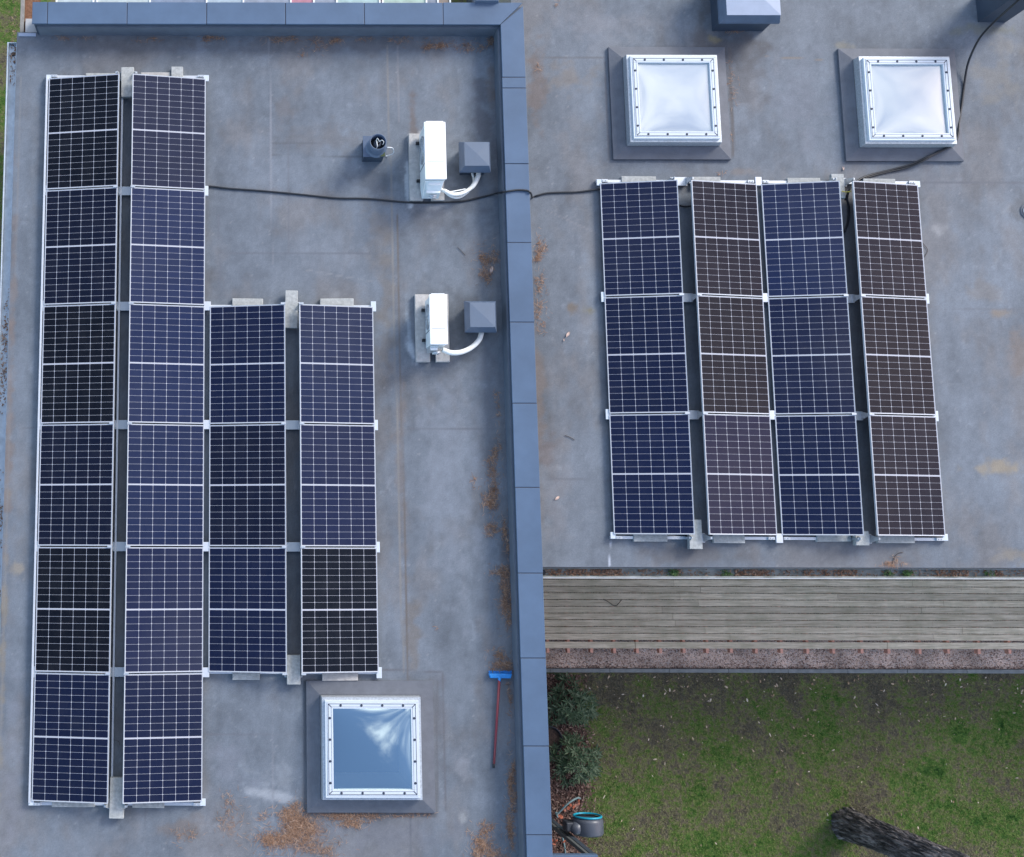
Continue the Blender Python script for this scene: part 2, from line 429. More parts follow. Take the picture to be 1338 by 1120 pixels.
def clouddomemat():
    m = glassmat('cloud_white_dome', refl=.50, tint=(.9, .97, 1.0)); t = m.node_tree; o = t.nodes['Material Output']; old = o.inputs[0].links[0].from_socket
    df = N(t, 'ShaderNodeBsdfDiffuse'); df.inputs['Color'].default_value = (.62, .65, .67, 1)  # white diffuse stands in for the bright cloud reflected in these domes
    ms = N(t, 'ShaderNodeMixShader'); ms.inputs[0].default_value = .40; t.links.new(old, ms.inputs[1]); t.links.new(df.outputs[0], ms.inputs[2]); t.links.new(ms.outputs[0], o.inputs[0])
    return m
M['clouddome'] = clouddomemat()
M['dome'] = glassmat('skylight_glazing', refl=.60, tint=(.78, .95, 1.0), seethru=(.95, .97, .97))

# ------------------------------------------------------------------ numpy noise for wear, dirt and painted shade
class VN:
    def __init__(s, seed): s.g = np.random.default_rng(seed).random((256, 256))
    def at(s, x, y):
        xi = np.floor(x).astype(int); yi = np.floor(y).astype(int); fx = x - xi; fy = y - yi
        fx = fx * fx * (3 - 2 * fx); fy = fy * fy * (3 - 2 * fy)
        g = s.g; a = g[yi % 256, xi % 256]; b = g[yi % 256, (xi + 1) % 256]; c = g[(yi + 1) % 256, xi % 256]; d = g[(yi + 1) % 256, (xi + 1) % 256]
        return (a * (1 - fx) + b * fx) * (1 - fy) + (c * (1 - fx) + d * fx) * fy
    def fbm(s, x, y, o=5, rough=.5):
        v = 0; amp = 1; tot = 0
        for i in range(o):
            v = v + amp * s.at(x * 2 ** i + 17.3 * i, y * 2 ** i + 5.1 * i); tot += amp; amp *= rough
        return v / tot
VN1, VN2, VN3, VN4 = VN(1), VN(2), VN(3), VN(4)
def sstep(a, b, x):
    t = np.clip((x - a) / (b - a), 0, 1); return t * t * (3 - 2 * t)

def roof_paint(X, Y, zr, stains, lines):
    n1 = VN1.fbm(X * .9 + 40, Y * .9 + 40, 6, .6); n2 = VN2.fbm(X * 2.6 + 60, Y * 2.0 + 60, 6, .62); n3 = VN3.fbm(X * 11 + 90, Y * 11 + 90, 4, .6)
    lum = .80 + .55 * (n1 - .5) + .48 * (n2 - .5) + .30 * (n3 - .5) + .28 * (VN3.fbm(X * 9 + 50, Y * 1.6 + 30, 4, .6) - .5)
    lum = lum + .2
    base = np.stack([.137 * lum, .157 * lum, .180 * lum], -1)
    brown = np.array([.154, .148, .146])
    k = sstep(.44, .66, VN4.fbm(X * 1.3 + 11, Y * .8 + 70, 6, .62)) * .6
    base = base * (1 - k[..., None]) + (brown * lum[..., None]) * k[..., None]
    base = base * (1 + .05 * (rng.random(X.shape)[..., None] - .5) * 2)
    # dried puddle rims: thin contour lines of a slow field
    pf = VN1.fbm(X * 1.1 + 150, Y * 1.1 + 33, 4, .5); rim = np.exp(-((pf - .56) / .006) ** 2) * sstep(.45, .6, VN2.fbm(X * 2 + 9, Y * 2 + 99, 3)) * .22
    base = base + rim[..., None] * np.array([.09, .085, .075])
    # pale scuffs
    sc_ = sstep(.70, .80, VN2.fbm(X * 6 + 120, Y * 5 + 20, 5, .65)) * .28
    base = base + sc_[..., None] * np.array([.11, .12, .13])
    # small pale specks
    sp = sstep(.86, .93, VN3.fbm(X * 24 + 7, Y * 24 + 9, 2, .5)) * .5
    base = base + sp[..., None] * np.array([.12, .11, .10])
    for (px, py, rx, ry, rot, col, st) in stains:
        c = U(px, py, zr); rx_, ry_ = rx / 90, ry / 90
        dx = X - c[0]; dy = Y - c[1]; a = math.radians(-rot); ca, sa = math.cos(a), math.sin(a)
        u = (dx * ca - dy * sa) / rx_; v = (dx * sa + dy * ca) / ry_
        d = np.sqrt(u * u + v * v) + (VN2.fbm(X * 5 + px, Y * 5 + py, 5, .62) - .5) * 2.6
        m = (1 - sstep(.15, 1.15, d)) * st
        if max(abs(q) for q in col) > 0:
            base = base * (1 - m[..., None]) + np.array(col) * m[..., None] * (.85 + .3 * n3[..., None])
    for (p0, p1, wd, col, st) in lines:
        a = U(p0[0], p0[1], zr); b = U(p1[0], p1[1], zr)
        ax, ay, bx, by = a[0], a[1], b[0], b[1]; L = math.hypot(bx - ax, by - ay)
        ux, uy = (bx - ax) / L, (by - ay) / L
        t = (X - ax) * ux + (Y - ay) * uy; dd = np.abs(-(X - ax) * uy + (Y - ay) * ux)
        wd = wd * 1.15; st = min(1, st * 1.35)
        m = (1 - sstep(wd * .5, wd, dd)) * sstep(-.02, .02, t) * (1 - sstep(L - .02, L + .02, t)) * st * (.35 + 1.1 * VN2.fbm(X * 4, Y * 4, 3))
        m = np.clip(m, 0, 1)
        base = base * (1 - m[..., None]) + np.array(col) * m[..., None]
    return np.clip(base, .02, .7)

def grid_roof(name, x0, x1, y0, y1, z, holes, stains, lines, parent, label, step=.024, finey=None):
    xs = np.linspace(x0, x1, int((x1 - x0) / step) + 1); ys = np.linspace(y0, y1, int((y1 - y0) / step) + 1)
    XX, YY = np.meshgrid(xs, ys); col = roof_paint(XX, YY, z, stains, lines)
    # the membrane is not dead flat
    ZZ = (VN1.fbm(XX * 1.5, YY * 1.5, 3) - .5) * .006 + z
    nx, ny = len(xs), len(ys)
    L = parent_world(parent)
    verts = np.stack([XX - L[0], YY - L[1], ZZ - L[2]], -1).reshape(-1, 3)
    i = np.arange(nx - 1)[None, :] + np.arange(ny - 1)[:, None] * nx
    cx = (xs[:-1] + xs[1:]) / 2; cy = (ys[:-1] + ys[1:]) / 2; CXX, CYY = np.meshgrid(cx, cy)
    keep = np.ones_like(CXX, bool)
    for (a, b, c, d) in holes: keep &= ~((CXX > a) & (CXX < b) & (CYY > c) & (CYY < d))
    i = i[keep]
    faces = np.stack([i, i + 1, i + nx + 1, i + nx], -1)
    me = bpy.data.meshes.new(name)
    me.vertices.add(len(verts)); me.vertices.foreach_set('co', verts.ravel())
    me.loops.add(faces.size); me.loops.foreach_set('vertex_index', faces.ravel().astype(np.int32))
    me.polygons.add(len(faces)); me.polygons.foreach_set('loop_start', np.arange(0, faces.size, 4, dtype=np.int32))
    me.update(calc_edges=True); me.validate()
    ca = me.color_attributes.new('Col', 'FLOAT_COLOR', 'POINT')
    cc = np.concatenate([col.reshape(-1, 3), np.ones((nx * ny, 1))], 1).astype(np.float32)
    ca.data.foreach_set('color', cc.ravel())
    me.materials.append(M['membrane'])
    me.polygons.foreach_set('use_smooth', np.ones(len(faces), bool))
    o = bpy.data.objects.new(name, me); COL.objects.link(o); o.parent = parent
    if label: o['label'] = label
    return o

# ================================================================== SETTING
ZG, ZR = -3.6, -0.16          # garden level, right-hand roof level (left roof is z = 0)
XL, XI, XO = -3.21, 4.06, 4.40  # left eave, parapet inner and outer faces
YT = 7.72                      # inner foot of the far parapet
g = MB(); R_ = 400
g.quad((-R_, -R_, ZG), (R_, -R_, ZG), (R_, R_, ZG), (-R_, R_, ZG))
tag(g.build('lawn_ground', M['lawn']), kind='structure')
# planting bed soil (sheet just above the lawn)
bed = MB(); pts = [(4.42, -2.05), (5.75, -2.05), (6.02, -2.4), (5.95, -2.8), (6.05, -3.2), (5.9, -3.6), (5.95, -3.95), (5.85, -4.3), (5.95, -4.8), (5.8, -5.4), (4.42, -5.6)]
bed.add([(x, y, ZG + .008) for x, y in pts], [tuple(range(len(pts) - 1, -1, -1))])
tag(bed.build('planting_bed', M['soil']), kind='structure')
gs = MB(); gs.quad((4.42, -1.955, ZG + .03), (16, -1.955, ZG + .03), (16, -.3, ZG + .03), (4.42, -.3, ZG + .03))
tag(gs.build('gravel_path', M['gravel']), kind='structure')

# ------------------------------------------------------------------ the house
house = empty('house', (0, 0, ZG), 'low flat-roofed house seen from above, grey membrane roofs and blue-grey parapet coping', 'house')
SK = [  # skylight: centre x, y, roof z, frame offset
    (2.0, -2.70, 0.0), (6.690, 6.712, ZR), (10.195, 6.693, ZR)]
HW = .56
holes = [(x - HW, x + HW, y - HW, y + HW) for x, y, z in SK]
rust = (.20, .125, .085); brn = (.155, .125, .105); shade = (.075, .08, .09); pale = (.34, .36, .38); tan = (.27, .23, .17)
stains_shadeL = [  # besides dirt, paints soft shade by the air conditioners, vents and flue pipe
    (540, 160, 7, 40, 0, (.13, .105, .095), .75), (505, 400, 14, 130, 0, (.16, .14, .12), .55), (524, 620, 8, 110, 0, (.155, .13, .115), .6), (538, 830, 14, 60, 0, (.15, .13, .11), .65),
    (495, 300, 22, 60, 0, (.17, .155, .14), .5), (370, 140, 14, 30, 0, (.14, .12, .11), .4), (430, 180, 60, 26, 0, (.14, .13, .125), .45),
    (632, 150, 22, 60, 10, (.09, .09, .10), .7), (642, 120, 10, 50, 0, (.14, .11, .09), .6), (570, 290, 60, 24, 0, shade, .5), (612, 250, 30, 70, 0, shade, .5), (600, 440, 40, 60, 0, shade, .5),
    (640, 500, 14, 120, 0, (.12, .12, .13), .5), (662, 760, 9, 90, 0, (.085, .075, .075), .75), (520, 420, 10, 50, 0, (.12, .125, .14), .5),
    (495, 235, 40, 18, 0, shade, .45), (440, 60, 220, 14, 0, (.105, .105, .11), .6), (150, 58, 120, 10, 0, (.11, .11, .115), .6),
    (355, 1040, 34, 8, -8, pale, .6), (349, 1026, 14, 16, 8, (.27, .29, .31), .5), (372, 1018, 12, 22, 14, (.26, .28, .30), .4), (330, 1035, 18, 8, 0, pale, .4), (535, 180, 4, 9, 0, (.5, .52, .52), .8), (551, 178, 4, 7, 0, (.5, .5, .5), .7),
    (533, 240, 3.5, 30, 0, (.4, .43, .45), .85), (538, 268, 5, 9, 0, (.45, .47, .48), .8), (539, 462, 6, 16, 20, (.42, .45, .48), .85), (535, 440, 3, 40, 4, (.3, .34, .38), .6),
    (240, 1085, 26, 14, 0, brn, .5), (300, 1080, 16, 16, 0, (.2, .15, .12), .5), (395, 1095, 40, 26, 0, (.17, .12, .10), .6), (12, 560, 6, 200, 0, (.17, .135, .115), .7), (24, 745, 10, 8, 0, tan, .6),
    (18, 330, 6, 120, 0, (.165, .135, .12), .6), (606, 995, 14, 22, 0, (.24, .25, .27), .5), (604, 1070, 8, 8, 0, (.3, .31, .31), .6), (440, 385, 16, 12, 0, (.24, .25, .26), .4),
    (425, 330, 40, 50, 0, (.19, .21, .235), .5), (300, 1000, 30, 50, 0, (.18, .19, .22), .4), (4, 850, 5, 150, 0, (.2, .17, .12), .7), (20, 1000, 14, 120, 0, (.19, .2, .23), .4),
    (570, 930, 16, 70, 0, (.13, .13, .14), .5), (335, 470, 200, 10, 0, (.14, .14, .15), 0), (590, 620, 40, 160, 0, (.195, .215, .245), .5), (515, 1090, 120, 20, 0, (.15, .16, .185), .4),
]
linesL = [((352, 50), (356, 345), .012, (.21, .22, .24), .8), ((374, 50), (378, 330), .01, (.13, .135, .15), .5), ((506, 60), (527, 880), .014, (.2, .19, .175), .6), ((519, 280), (533, 900), .014, (.12, .105, .095), .7),
          ((519, 60), (521, 160), .01, (.21, .21, .22), .5), ((355, 187), (478, 189), .010, (.10, .105, .115), .6), ((355, 203), (478, 205), .010, (.10, .105, .115), .6), ((395, 352), (488, 368), .01, (.21, .22, .23), .5),
          ((355, 900), (356, 1075), .012, (.2, .21, .23), .7), ((536, 1064), (537, 1120), .010, (.10, .105, .12), .6), ((500, 875), (578, 878), .012, (.11, .11, .12), .6), ((578, 878), (583, 1060), .012, (.11, .11, .12), .5),
          ((398, 888), (398, 1066), .03, (.085, .085, .09), .6), ((398, 1066), (570, 1066), .03, (.09, .085, .085), .6), ((571, 888), (571, 1064), .02, (.11, .11, .115), .4), ((285, 330), (500, 332), .010, (.115, .12, .135), .5), ((535, 560), (650, 561), .010, (.115, .12, .135), .5), ((530, 330), (655, 331), .010, (.12, .12, .13), .5), ((30, 560), (44, 560), .01, (.11, .11, .12), .5), ((30, 300), (55, 300), .01, (.11, .11, .12), .5), ((268, 960), (398, 961), .010, (.12, .12, .135), .4),
          ((484, 366), (500, 366), .01, (.2, .2, .22), .5), ((190, 1052), (191, 1120), .010, (.12, .125, .14), .5), ((27, 100), (0, 1000), .012, (.2, .195, .19), .4), ((285, 280), (289, 392), .01, (.12, .13, .15), .6)]
stains_shadeR = [  # besides dirt, paints the shade left of and below the tall chimney
    (960, 62, 50, 26, 10, (.085, .085, .09), .8), (975, 110, 30, 60, 0, (.105, .105, .11), .65), (935, 52, 10, 6, 0, (.2, .17, .10), .8), (915, 20, 14, 50, 0, (.09, .085, .085), .7), (745, 105, 40, 22, 0, (.185, .165, .145), .7),
    (700, 120, 14, 70, 0, (.15, .12, .105), .7), (703, 500, 10, 90, 0, (.15, .125, .11), .8), (712, 590, 22, 30, 20, (.135, .115, .11), .8), (745, 404, 10, 9, 0, (.15, .12, .09), .8), (772, 405, 18, 7, 0, (.17, .15, .09), .7),
    (725, 650, 20, 60, 0, (.2, .2, .21), .4), (1310, 408, 30, 11, 5, (.21, .17, .13), .8), (1330, 460, 14, 40, 0, (.17, .14, .12), .7), (1290, 385, 20, 30, 30, (.17, .155, .14), .5), (1305, 612, 34, 12, 0, (.25, .21, .15), .85),
    (1320, 725, 30, 12, 0, (.2, .18, .15), .8), (1335, 280, 20, 26, 0, (.10, .105, .11), .7), (1225, 300, 10, 10, 0, (.27, .27, .27), .6), (1300, 110, 36, 40, 0, (.18, .17, .15), .6), (1320, 60, 20, 20, 0, (.2, .19, .17), .6),
    (1100, 60, 14, 6, 0, (.2, .18, .13), .6), (1290, 40, 40, 10, 0, (.14, .14, .10), .6), (1050, 140, 40, 90, 0, (.155, .165, .19), .4), (900, 725, 80, 14, 0, (.115, .11, .11), .6), (1080, 728, 120, 8, 0, (.12, .12, .125), .5),
    (1165, 738, 16, 6, 0, (.36, .22, .14), .7), (790, 60, 40, 30, 0, (.2, .21, .225), .5), (1180, 235, 60, 20, 0, (.12, .12, .13), .5), (970, 225, 20, 6, 0, (.2, .15, .11), .4), (800, 30, 80, 20, 0, (.2, .2, .21), .4)]
linesR = [((690, 74), (790, 76), .012, (.12, .12, .125), .6), ((1000, 74), (1075, 78), .010, (.19, .16, .13), .7), ((1200, 238), (1338, 239), .012, (.11, .115, .13), .7), ((797, 708), (797, 740), .012, (.42, .45, .5), 1.0),
          ((712, 625), (800, 628), .012, (.12, .125, .14), .4), ((715, 275), (790, 310), .01, (.2, .2, .21), .5), ((1210, 402), (1338, 405), .012, (.13, .135, .15), .5), ((1265, 205), (1258, 235), .01, (.12, .12, .13), .5),
          ((953, 62), (958, 205), .03, (.10, .095, .095), .7), ((790, 80), (797, 210), .02, (.11, .11, .12), .6)]
grid_roof('roof', XL, XI + .02, -9.0, YT + .05, 0.0, holes, stains_shadeL, linesL, house, 'grey membrane roof on the left, below the tall parapet', step=.026)
grid_roof('roof', XO - .05, 20.0, -.235, 13.0, ZR, holes, stains_shadeR, linesR, house, 'grey membrane roof on the right, with two skylights', step=.028)  # unseen far end lengthened to block sun from the deck
# walls (boxes below the membranes, open on top)
def shell(x0, x1, y0, y1, z0, z1, t=.25):
    m = MB()
    m.box(x0, x0 + t, y0, y1, z0, z1); m.box(x1 - t, x1, y0, y1, z0, z1)
    m.box(x0 + t, x1 - t, y0, y0 + t, z0, z1); m.box(x0 + t, x1 - t, y1 - t, y1, z0, z1)
    return m
shell(XL + .12, XI + .01, -8.9, 8.0, ZG, -.03).build('wall', M['cladding'], house)
shell(XO - .02, 19.9, -.10, 12.9, ZG, ZR - .03).build('wall', M['cladding'], house, label='wall of the right-hand wing behind the timber deck')
fb = MB(); fb.box(XL, XL + .12, -8.9, YT, -.16, -.02); fb.build('fascia', M['copdark'], house)
fb = MB(); fb.box(XO, 20, -.245, -.10, ZR - .20, ZR - .012); fb.build('fascia', M['copdark'], house)
# parapet walls with dark upstand and coping
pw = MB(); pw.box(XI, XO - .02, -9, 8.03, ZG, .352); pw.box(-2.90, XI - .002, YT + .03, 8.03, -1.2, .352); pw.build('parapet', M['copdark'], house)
ups = MB(); ups.box(-2.86, XI - .03, YT, YT + .03, -.02, .30); ups.box(XI - .03, XI - .001, -9, YT + .03, -.02, .30)
ups.build('parapet_flashing', mat('upstand', (.11, .135, .17), rough=.5, var=.12, scale=5), house)
CT = .385
cop = MB()
segs = [4, 26 - 9, 0]
ys_px = [101, 115, 214, 317, 421, 527, 637, 749, 860, 975, 1091]
yy = [U(690, p, CT)[1] for p in ys_px]
yy = [8.04] + yy + [yy[-1] - 1.35, yy[-1] - 2.7, -9.0]
xi2, xo2 = XI - .004, XO + .004
yin = 7.745
def coping_piece(poly, z0=CT - .035, z1=CT):
    n = len(poly); m = MB(); jz = [random.uniform(-.004, .002) for _ in poly]
    m.add([(x, y, z0) for x, y in poly] + [(x, y, z1 + jz[i]) for i, (x, y) in enumerate(poly)], [tuple(range(n - 1, -1, -1)), tuple(range(n, 2 * n))] + [(i, (i + 1) % n, n + (i + 1) % n, n + i) for i in range(n)])
    return m
gp = .006
for i in range(len(yy) - 1):
    a, b = yy[i] - (gp if i else 0), yy[i + 1] + gp
    if i == 0: poly = [(xo2, 8.045), (xi2 + .006, yin - .0), (xi2 + .0, b), (xo2, b)]; poly = [(xo2, 8.04), (xi2 + .004, yin), (xi2 + .004, b), (xo2, b)]
    else: poly = [(xo2, a), (xi2 + random.uniform(-.002, .002), a), (xi2 + random.uniform(-.002, .002), b), (xo2 + random.uniform(-.002, .002), b)]
    coping_piece(poly).build('coping', M['coping'], house, bevel=.004)
xs_px = [62, 166, 270, 373, 476, 579]
xx = [-2.925] + [U(p, 15, CT)[0] for p in xs_px] + [4.06]
for i in range(len(xx) - 1):
    a, b = xx[i] + (gp if i else 0), xx[i + 1] - gp
    if i == len(xx) - 2: poly = [(a, yin), (xi2 - .004, yin), (xo2 - .006, 8.09), (a, 8.09)]
    else: poly = [(a, yin + random.uniform(-.002, .002)), (b, yin), (b, 8.085), (a, 8.085)]
    coping_piece(poly).build('coping', M['coping'], house, bevel=.004)
for y in yy[1:-1]: sm = MB(); sm.box(xi2 + .004, xo2 - .003, y - .012, y + .012, CT - .03, CT - .008); sm.build('coping_joint', M['seam'], house)
for x in xx[1:-1]: sm = MB(); sm.box(x - .012, x + .012, yin + .004, 8.08, CT - .03, CT - .008); sm.build('coping_joint', M['seam'], house)
# left gutter
def gutter(name, x0, x1, y0, y1, z, along='Y', label=None):
    m = MB(); t = .012; h = .09
    if along == 'Y':
        m.box(x0, x1, y0, y1, z - h, z - h + t); m.box(x0, x0 + .02, y0, y1, z - h + t, z); m.box(x1 - t, x1, y0, y1, z - h + t, z - .01)
        m.box(x0 + .02, x1 - t, y1 - t, y1, z - h + t, z - .004)
    else:
        m.box(x0, x1, y0, y1, z - h, z - h + t); m.box(x0, x1, y0, y0 + .022, z - h + t, z); m.box(x0, x1, y1 - t, y1, z - h + t, z - .01)
    return m.build(name, M['gutter'] if along == 'Y' else M['gutterold'], house, label=label, bevel=.003)
gutter('gutter', -3.37, -3.222, -8.9, 7.65, -.09, label='pale metal gutter along the left eave with a black outlet hole')
gutter('gutter', XO + .01, 15, -.385, -.25, ZR - .09, 'X', label='pale metal gutter in front of the timber deck with moss and leaves')
lp = MB(); lp.box(XO + .012, 15, -.396, -.387, ZR - .13, ZR - .085); lp.build('gutter_lip', M['alu'], house)
dh = MB(); c = U(20, 71, -.165); dh.lathe([(0.001, 0), (.036, 0), (.036, -.1)], 20, (-3.285, c[1], -.164)); dh.build('gutter_outlet', M['black'], house)
dh = MB(); dh.lathe([(0.001, 0), (.04, 0), (.04, -.1)], 20, (XO + .18, -.317, ZR - .164)); dh.build('gutter_outlet', M['black'], house)

# ------------------------------------------------------------------ scatter tools
def scatter(name, items, mat_, label=None, cat=None, kind='stuff', parent=None):
    """items: list of (x,y,z, length, width, yaw, tilt, curl) thin leaves of two quads"""
    A = np.array(items, float); n = len(A)
    x, y, z, L, W, yaw, tilt, curl = A.T
    d = np.stack([np.cos(yaw) * np.cos(tilt), np.sin(yaw) * np.cos(tilt), np.sin(tilt)], -1)
    s = np.stack([-np.sin(yaw), np.cos(yaw), np.zeros(n)], -1)
    c = np.stack([x, y, z], -1)
    up = np.array([0, 0, 1.0])
    a = c - d * (L / 2)[:, None]; e = c + d * (L / 2)[:, None]; m_ = c + up * curl[:, None]
    w_ = (W / 2)[:, None]
    V = np.stack([a - s * w_ * .55, a + s * w_ * .55, m_ + s * w_, m_ - s * w_, e + s * w_ * .35, e - s * w_ * .35], 1).reshape(-1, 3)
    b = (np.arange(n) * 6)[:, None]
    Fq = np.concatenate([b + np.array([[0, 3, 2, 1]]), b + np.array([[3, 5, 4, 2]])], 1).reshape(-1, 4)
    me = bpy.data.meshes.new(name)
    me.vertices.add(len(V)); me.vertices.foreach_set('co', V.ravel())
    me.loops.add(Fq.size); me.loops.foreach_set('vertex_index', Fq.ravel().astype(np.int32))
    me.polygons.add(len(Fq)); me.polygons.foreach_set('loop_start', np.arange(0, Fq.size, 4, dtype=np.int32))
    me.update(calc_edges=True)
    me.materials.append(mat_)
    o = bpy.data.objects.new(name, me); COL.objects.link(o)
    if parent is not None:
        o.parent = parent; o.matrix_parent_inverse = Matrix.Translation(-parent_world(parent))
    if kind: o['kind'] = kind
    if label: o['label'] = label
    if cat: o['category'] = cat
    return o

def patch_items(patches, zf, dens=.55, l=(.035, .085), w=(.003, .0055)):
    it = []
    for (px, py, rx, ry, den) in patches:
        c = U(px, py, zf if not callable(zf) else zf(px, py)); n = int(rx * ry * 3.14 * dens * den * .42) + 5
        rxw, ryw = rx / 90, ry / 90
        kx, ky = rng.normal(size=(2, 9)) * .55
        for i in range(n):
            j = rng.integers(0, 9)
            if rng.random() < .78: dx, dy = kx[j] + rng.normal() * .26, ky[j] + rng.normal() * .26
            else: dx, dy = rng.normal(size=2) * .85
            it.append((c[0] + dx * rxw, c[1] + dy * ryw, c[2] + .004 + rng.random() * .010 + (rng.random() ** 3) * .02, rng.uniform(*l), rng.uniform(*w), rng.random() * 6.28, rng.normal() * .15, rng.random() * .006))
    return it
PN = [(80, 50, 8, 3, .8), (120, 51, 10, 2, .3), (193, 52, 14, 3, .5), (275, 50, 14, 4, 1.2), (372, 52, 20, 4, .8), (415, 58, 14, 10, .3), (438, 53, 8, 4, 1.6), (395, 72, 6, 3, .3), (475, 52, 10, 3, .5), (523, 53, 10, 4, .9), (569, 59, 14, 6, 1.6), (612, 60, 14, 6, 1.0), (641, 54, 5, 8, 1.3),
      (638, 336, 11, 14, 1.2), (636, 362, 8, 10, 1.1), (648, 585, 5, 14, .9), (640, 602, 5, 5, .9), (644, 640, 9, 26, 1.0), (638, 655, 12, 8, 1.0), (643, 692, 10, 8, 1.1), (618, 628, 4, 8, .4), (661, 700, 4, 22, 1.1), (655, 748, 11, 8, 1.3), (662, 775, 6, 22, 1.5), (660, 795, 9, 10, 1.3), (663, 815, 4, 10, .6),
      (655, 869, 13, 7, 1.8), (650, 858, 10, 8, .8), (669, 1035, 5, 30, 1.8), (666, 1080, 5, 18, 1.6), (633, 1085, 9, 10, 1.0), (628, 1108, 12, 14, 1.5), (648, 1112, 12, 9, 1.0),
      (382, 1076, 16, 20, 1.1), (396, 1090, 22, 24, .9), (370, 1102, 32, 16, 1.0), (352, 1095, 10, 8, .8), (380, 1062, 14, 10, .9), (345, 1070, 7, 5, .6), (425, 1108, 16, 12, .5), (455, 1076, 18, 5, 1.5), (440, 1066, 20, 3, 1.2), (490, 1066, 34, 3, 1.2), (548, 1064, 14, 3, .6), (470, 1072, 12, 5, .8),
      (640, 420, 6, 5, .25), (650, 530, 4, 20, .4), (300, 1075, 14, 18, .18), (310, 1055, 16, 14, .15), (240, 1090, 20, 12, .12), (570, 820, 3, 3, .1), (665, 900, 3, 40, .5), (655, 130, 3, 20, .5)]
PNR = [(705, 322, 5, 10, 1.5), (702, 338, 6, 6, .9), (705, 370, 6, 16, .6), (703, 402, 7, 14, .5), (702, 90, 4, 5, .5), (1163, 738, 10, 3, 1.1), (1170, 732, 5, 6, .5), (960, 42, 10, 2, .9), (953, 178, 3, 5, .5), (940, 227, 8, 3, .2), (955, 110, 8, 30, .12), (708, 425, 4, 14, .3), (728, 5, 3, 3, .6)]
scatter('pine_needle_litter', patch_items(PN, 0.002, 1.15), M['needles'], 'orange pine needles drifted against the parapet of the left roof and below its skylight', 'pine needles')
scatter('pine_needle_litter', patch_items(PNR, ZR + .002, 1.15), M['needles'], 'thin orange pine needle drifts on the right roof beside the blue coping', 'pine needles')
# gutter debris
gd = []
for (a, b, n) in ((742, 812, 330), (712, 742, 60), (880, 890, 30), (960, 1005, 180), (1050, 1120, 160), (1220, 1265, 120), (1300, 1310, 30), (812, 1338, 300)):
    x0, x1 = U(a, 749, ZR - .16)[0], U(b, 749, ZR - .16)[0]
    for i in range(n): gd.append((rng.uniform(x0, x1), rng.uniform(-.36, -.265), ZR - .165 + rng.random() * .03, rng.uniform(.02, .05), rng.uniform(.008, .022), rng.random() * 6.28, rng.normal() * .4, rng.random() * .01))
for i in range(500): gd.append((rng.uniform(-3.33, -3.24), rng.choice([7.55, 3.2, 2.6, .4, -1.0, -2.2]) + rng.normal() * .28, -.165 + rng.random() * .03, rng.uniform(.02, .05), rng.uniform(.006, .02), rng.random() * 6.28, rng.normal() * .3, .005))
scatter('gutter_leaf_litter', gd, M['needles'], 'brown leaves and needles caught in the two eaves gutters', 'leaf litter')
wd = []
if True: pass
for px_, n in ((880, 120), (948, 60), (1185, 110), (1160, 50), (1290, 40)):
    c = U(px_, 749, ZR - .15)
    for i in range(n): wd.append((c[0] + rng.normal() * .04, np.clip(c[1] + rng.normal() * .025, -.36, -.26), ZR - .15 + rng.random() * .05, .03, .012, rng.random() * 6.28, rng.random() * .9, .004))
scatter('gutter_moss', wd, M['weed'], 'green moss tufts growing in the gutter above the deck', 'moss')

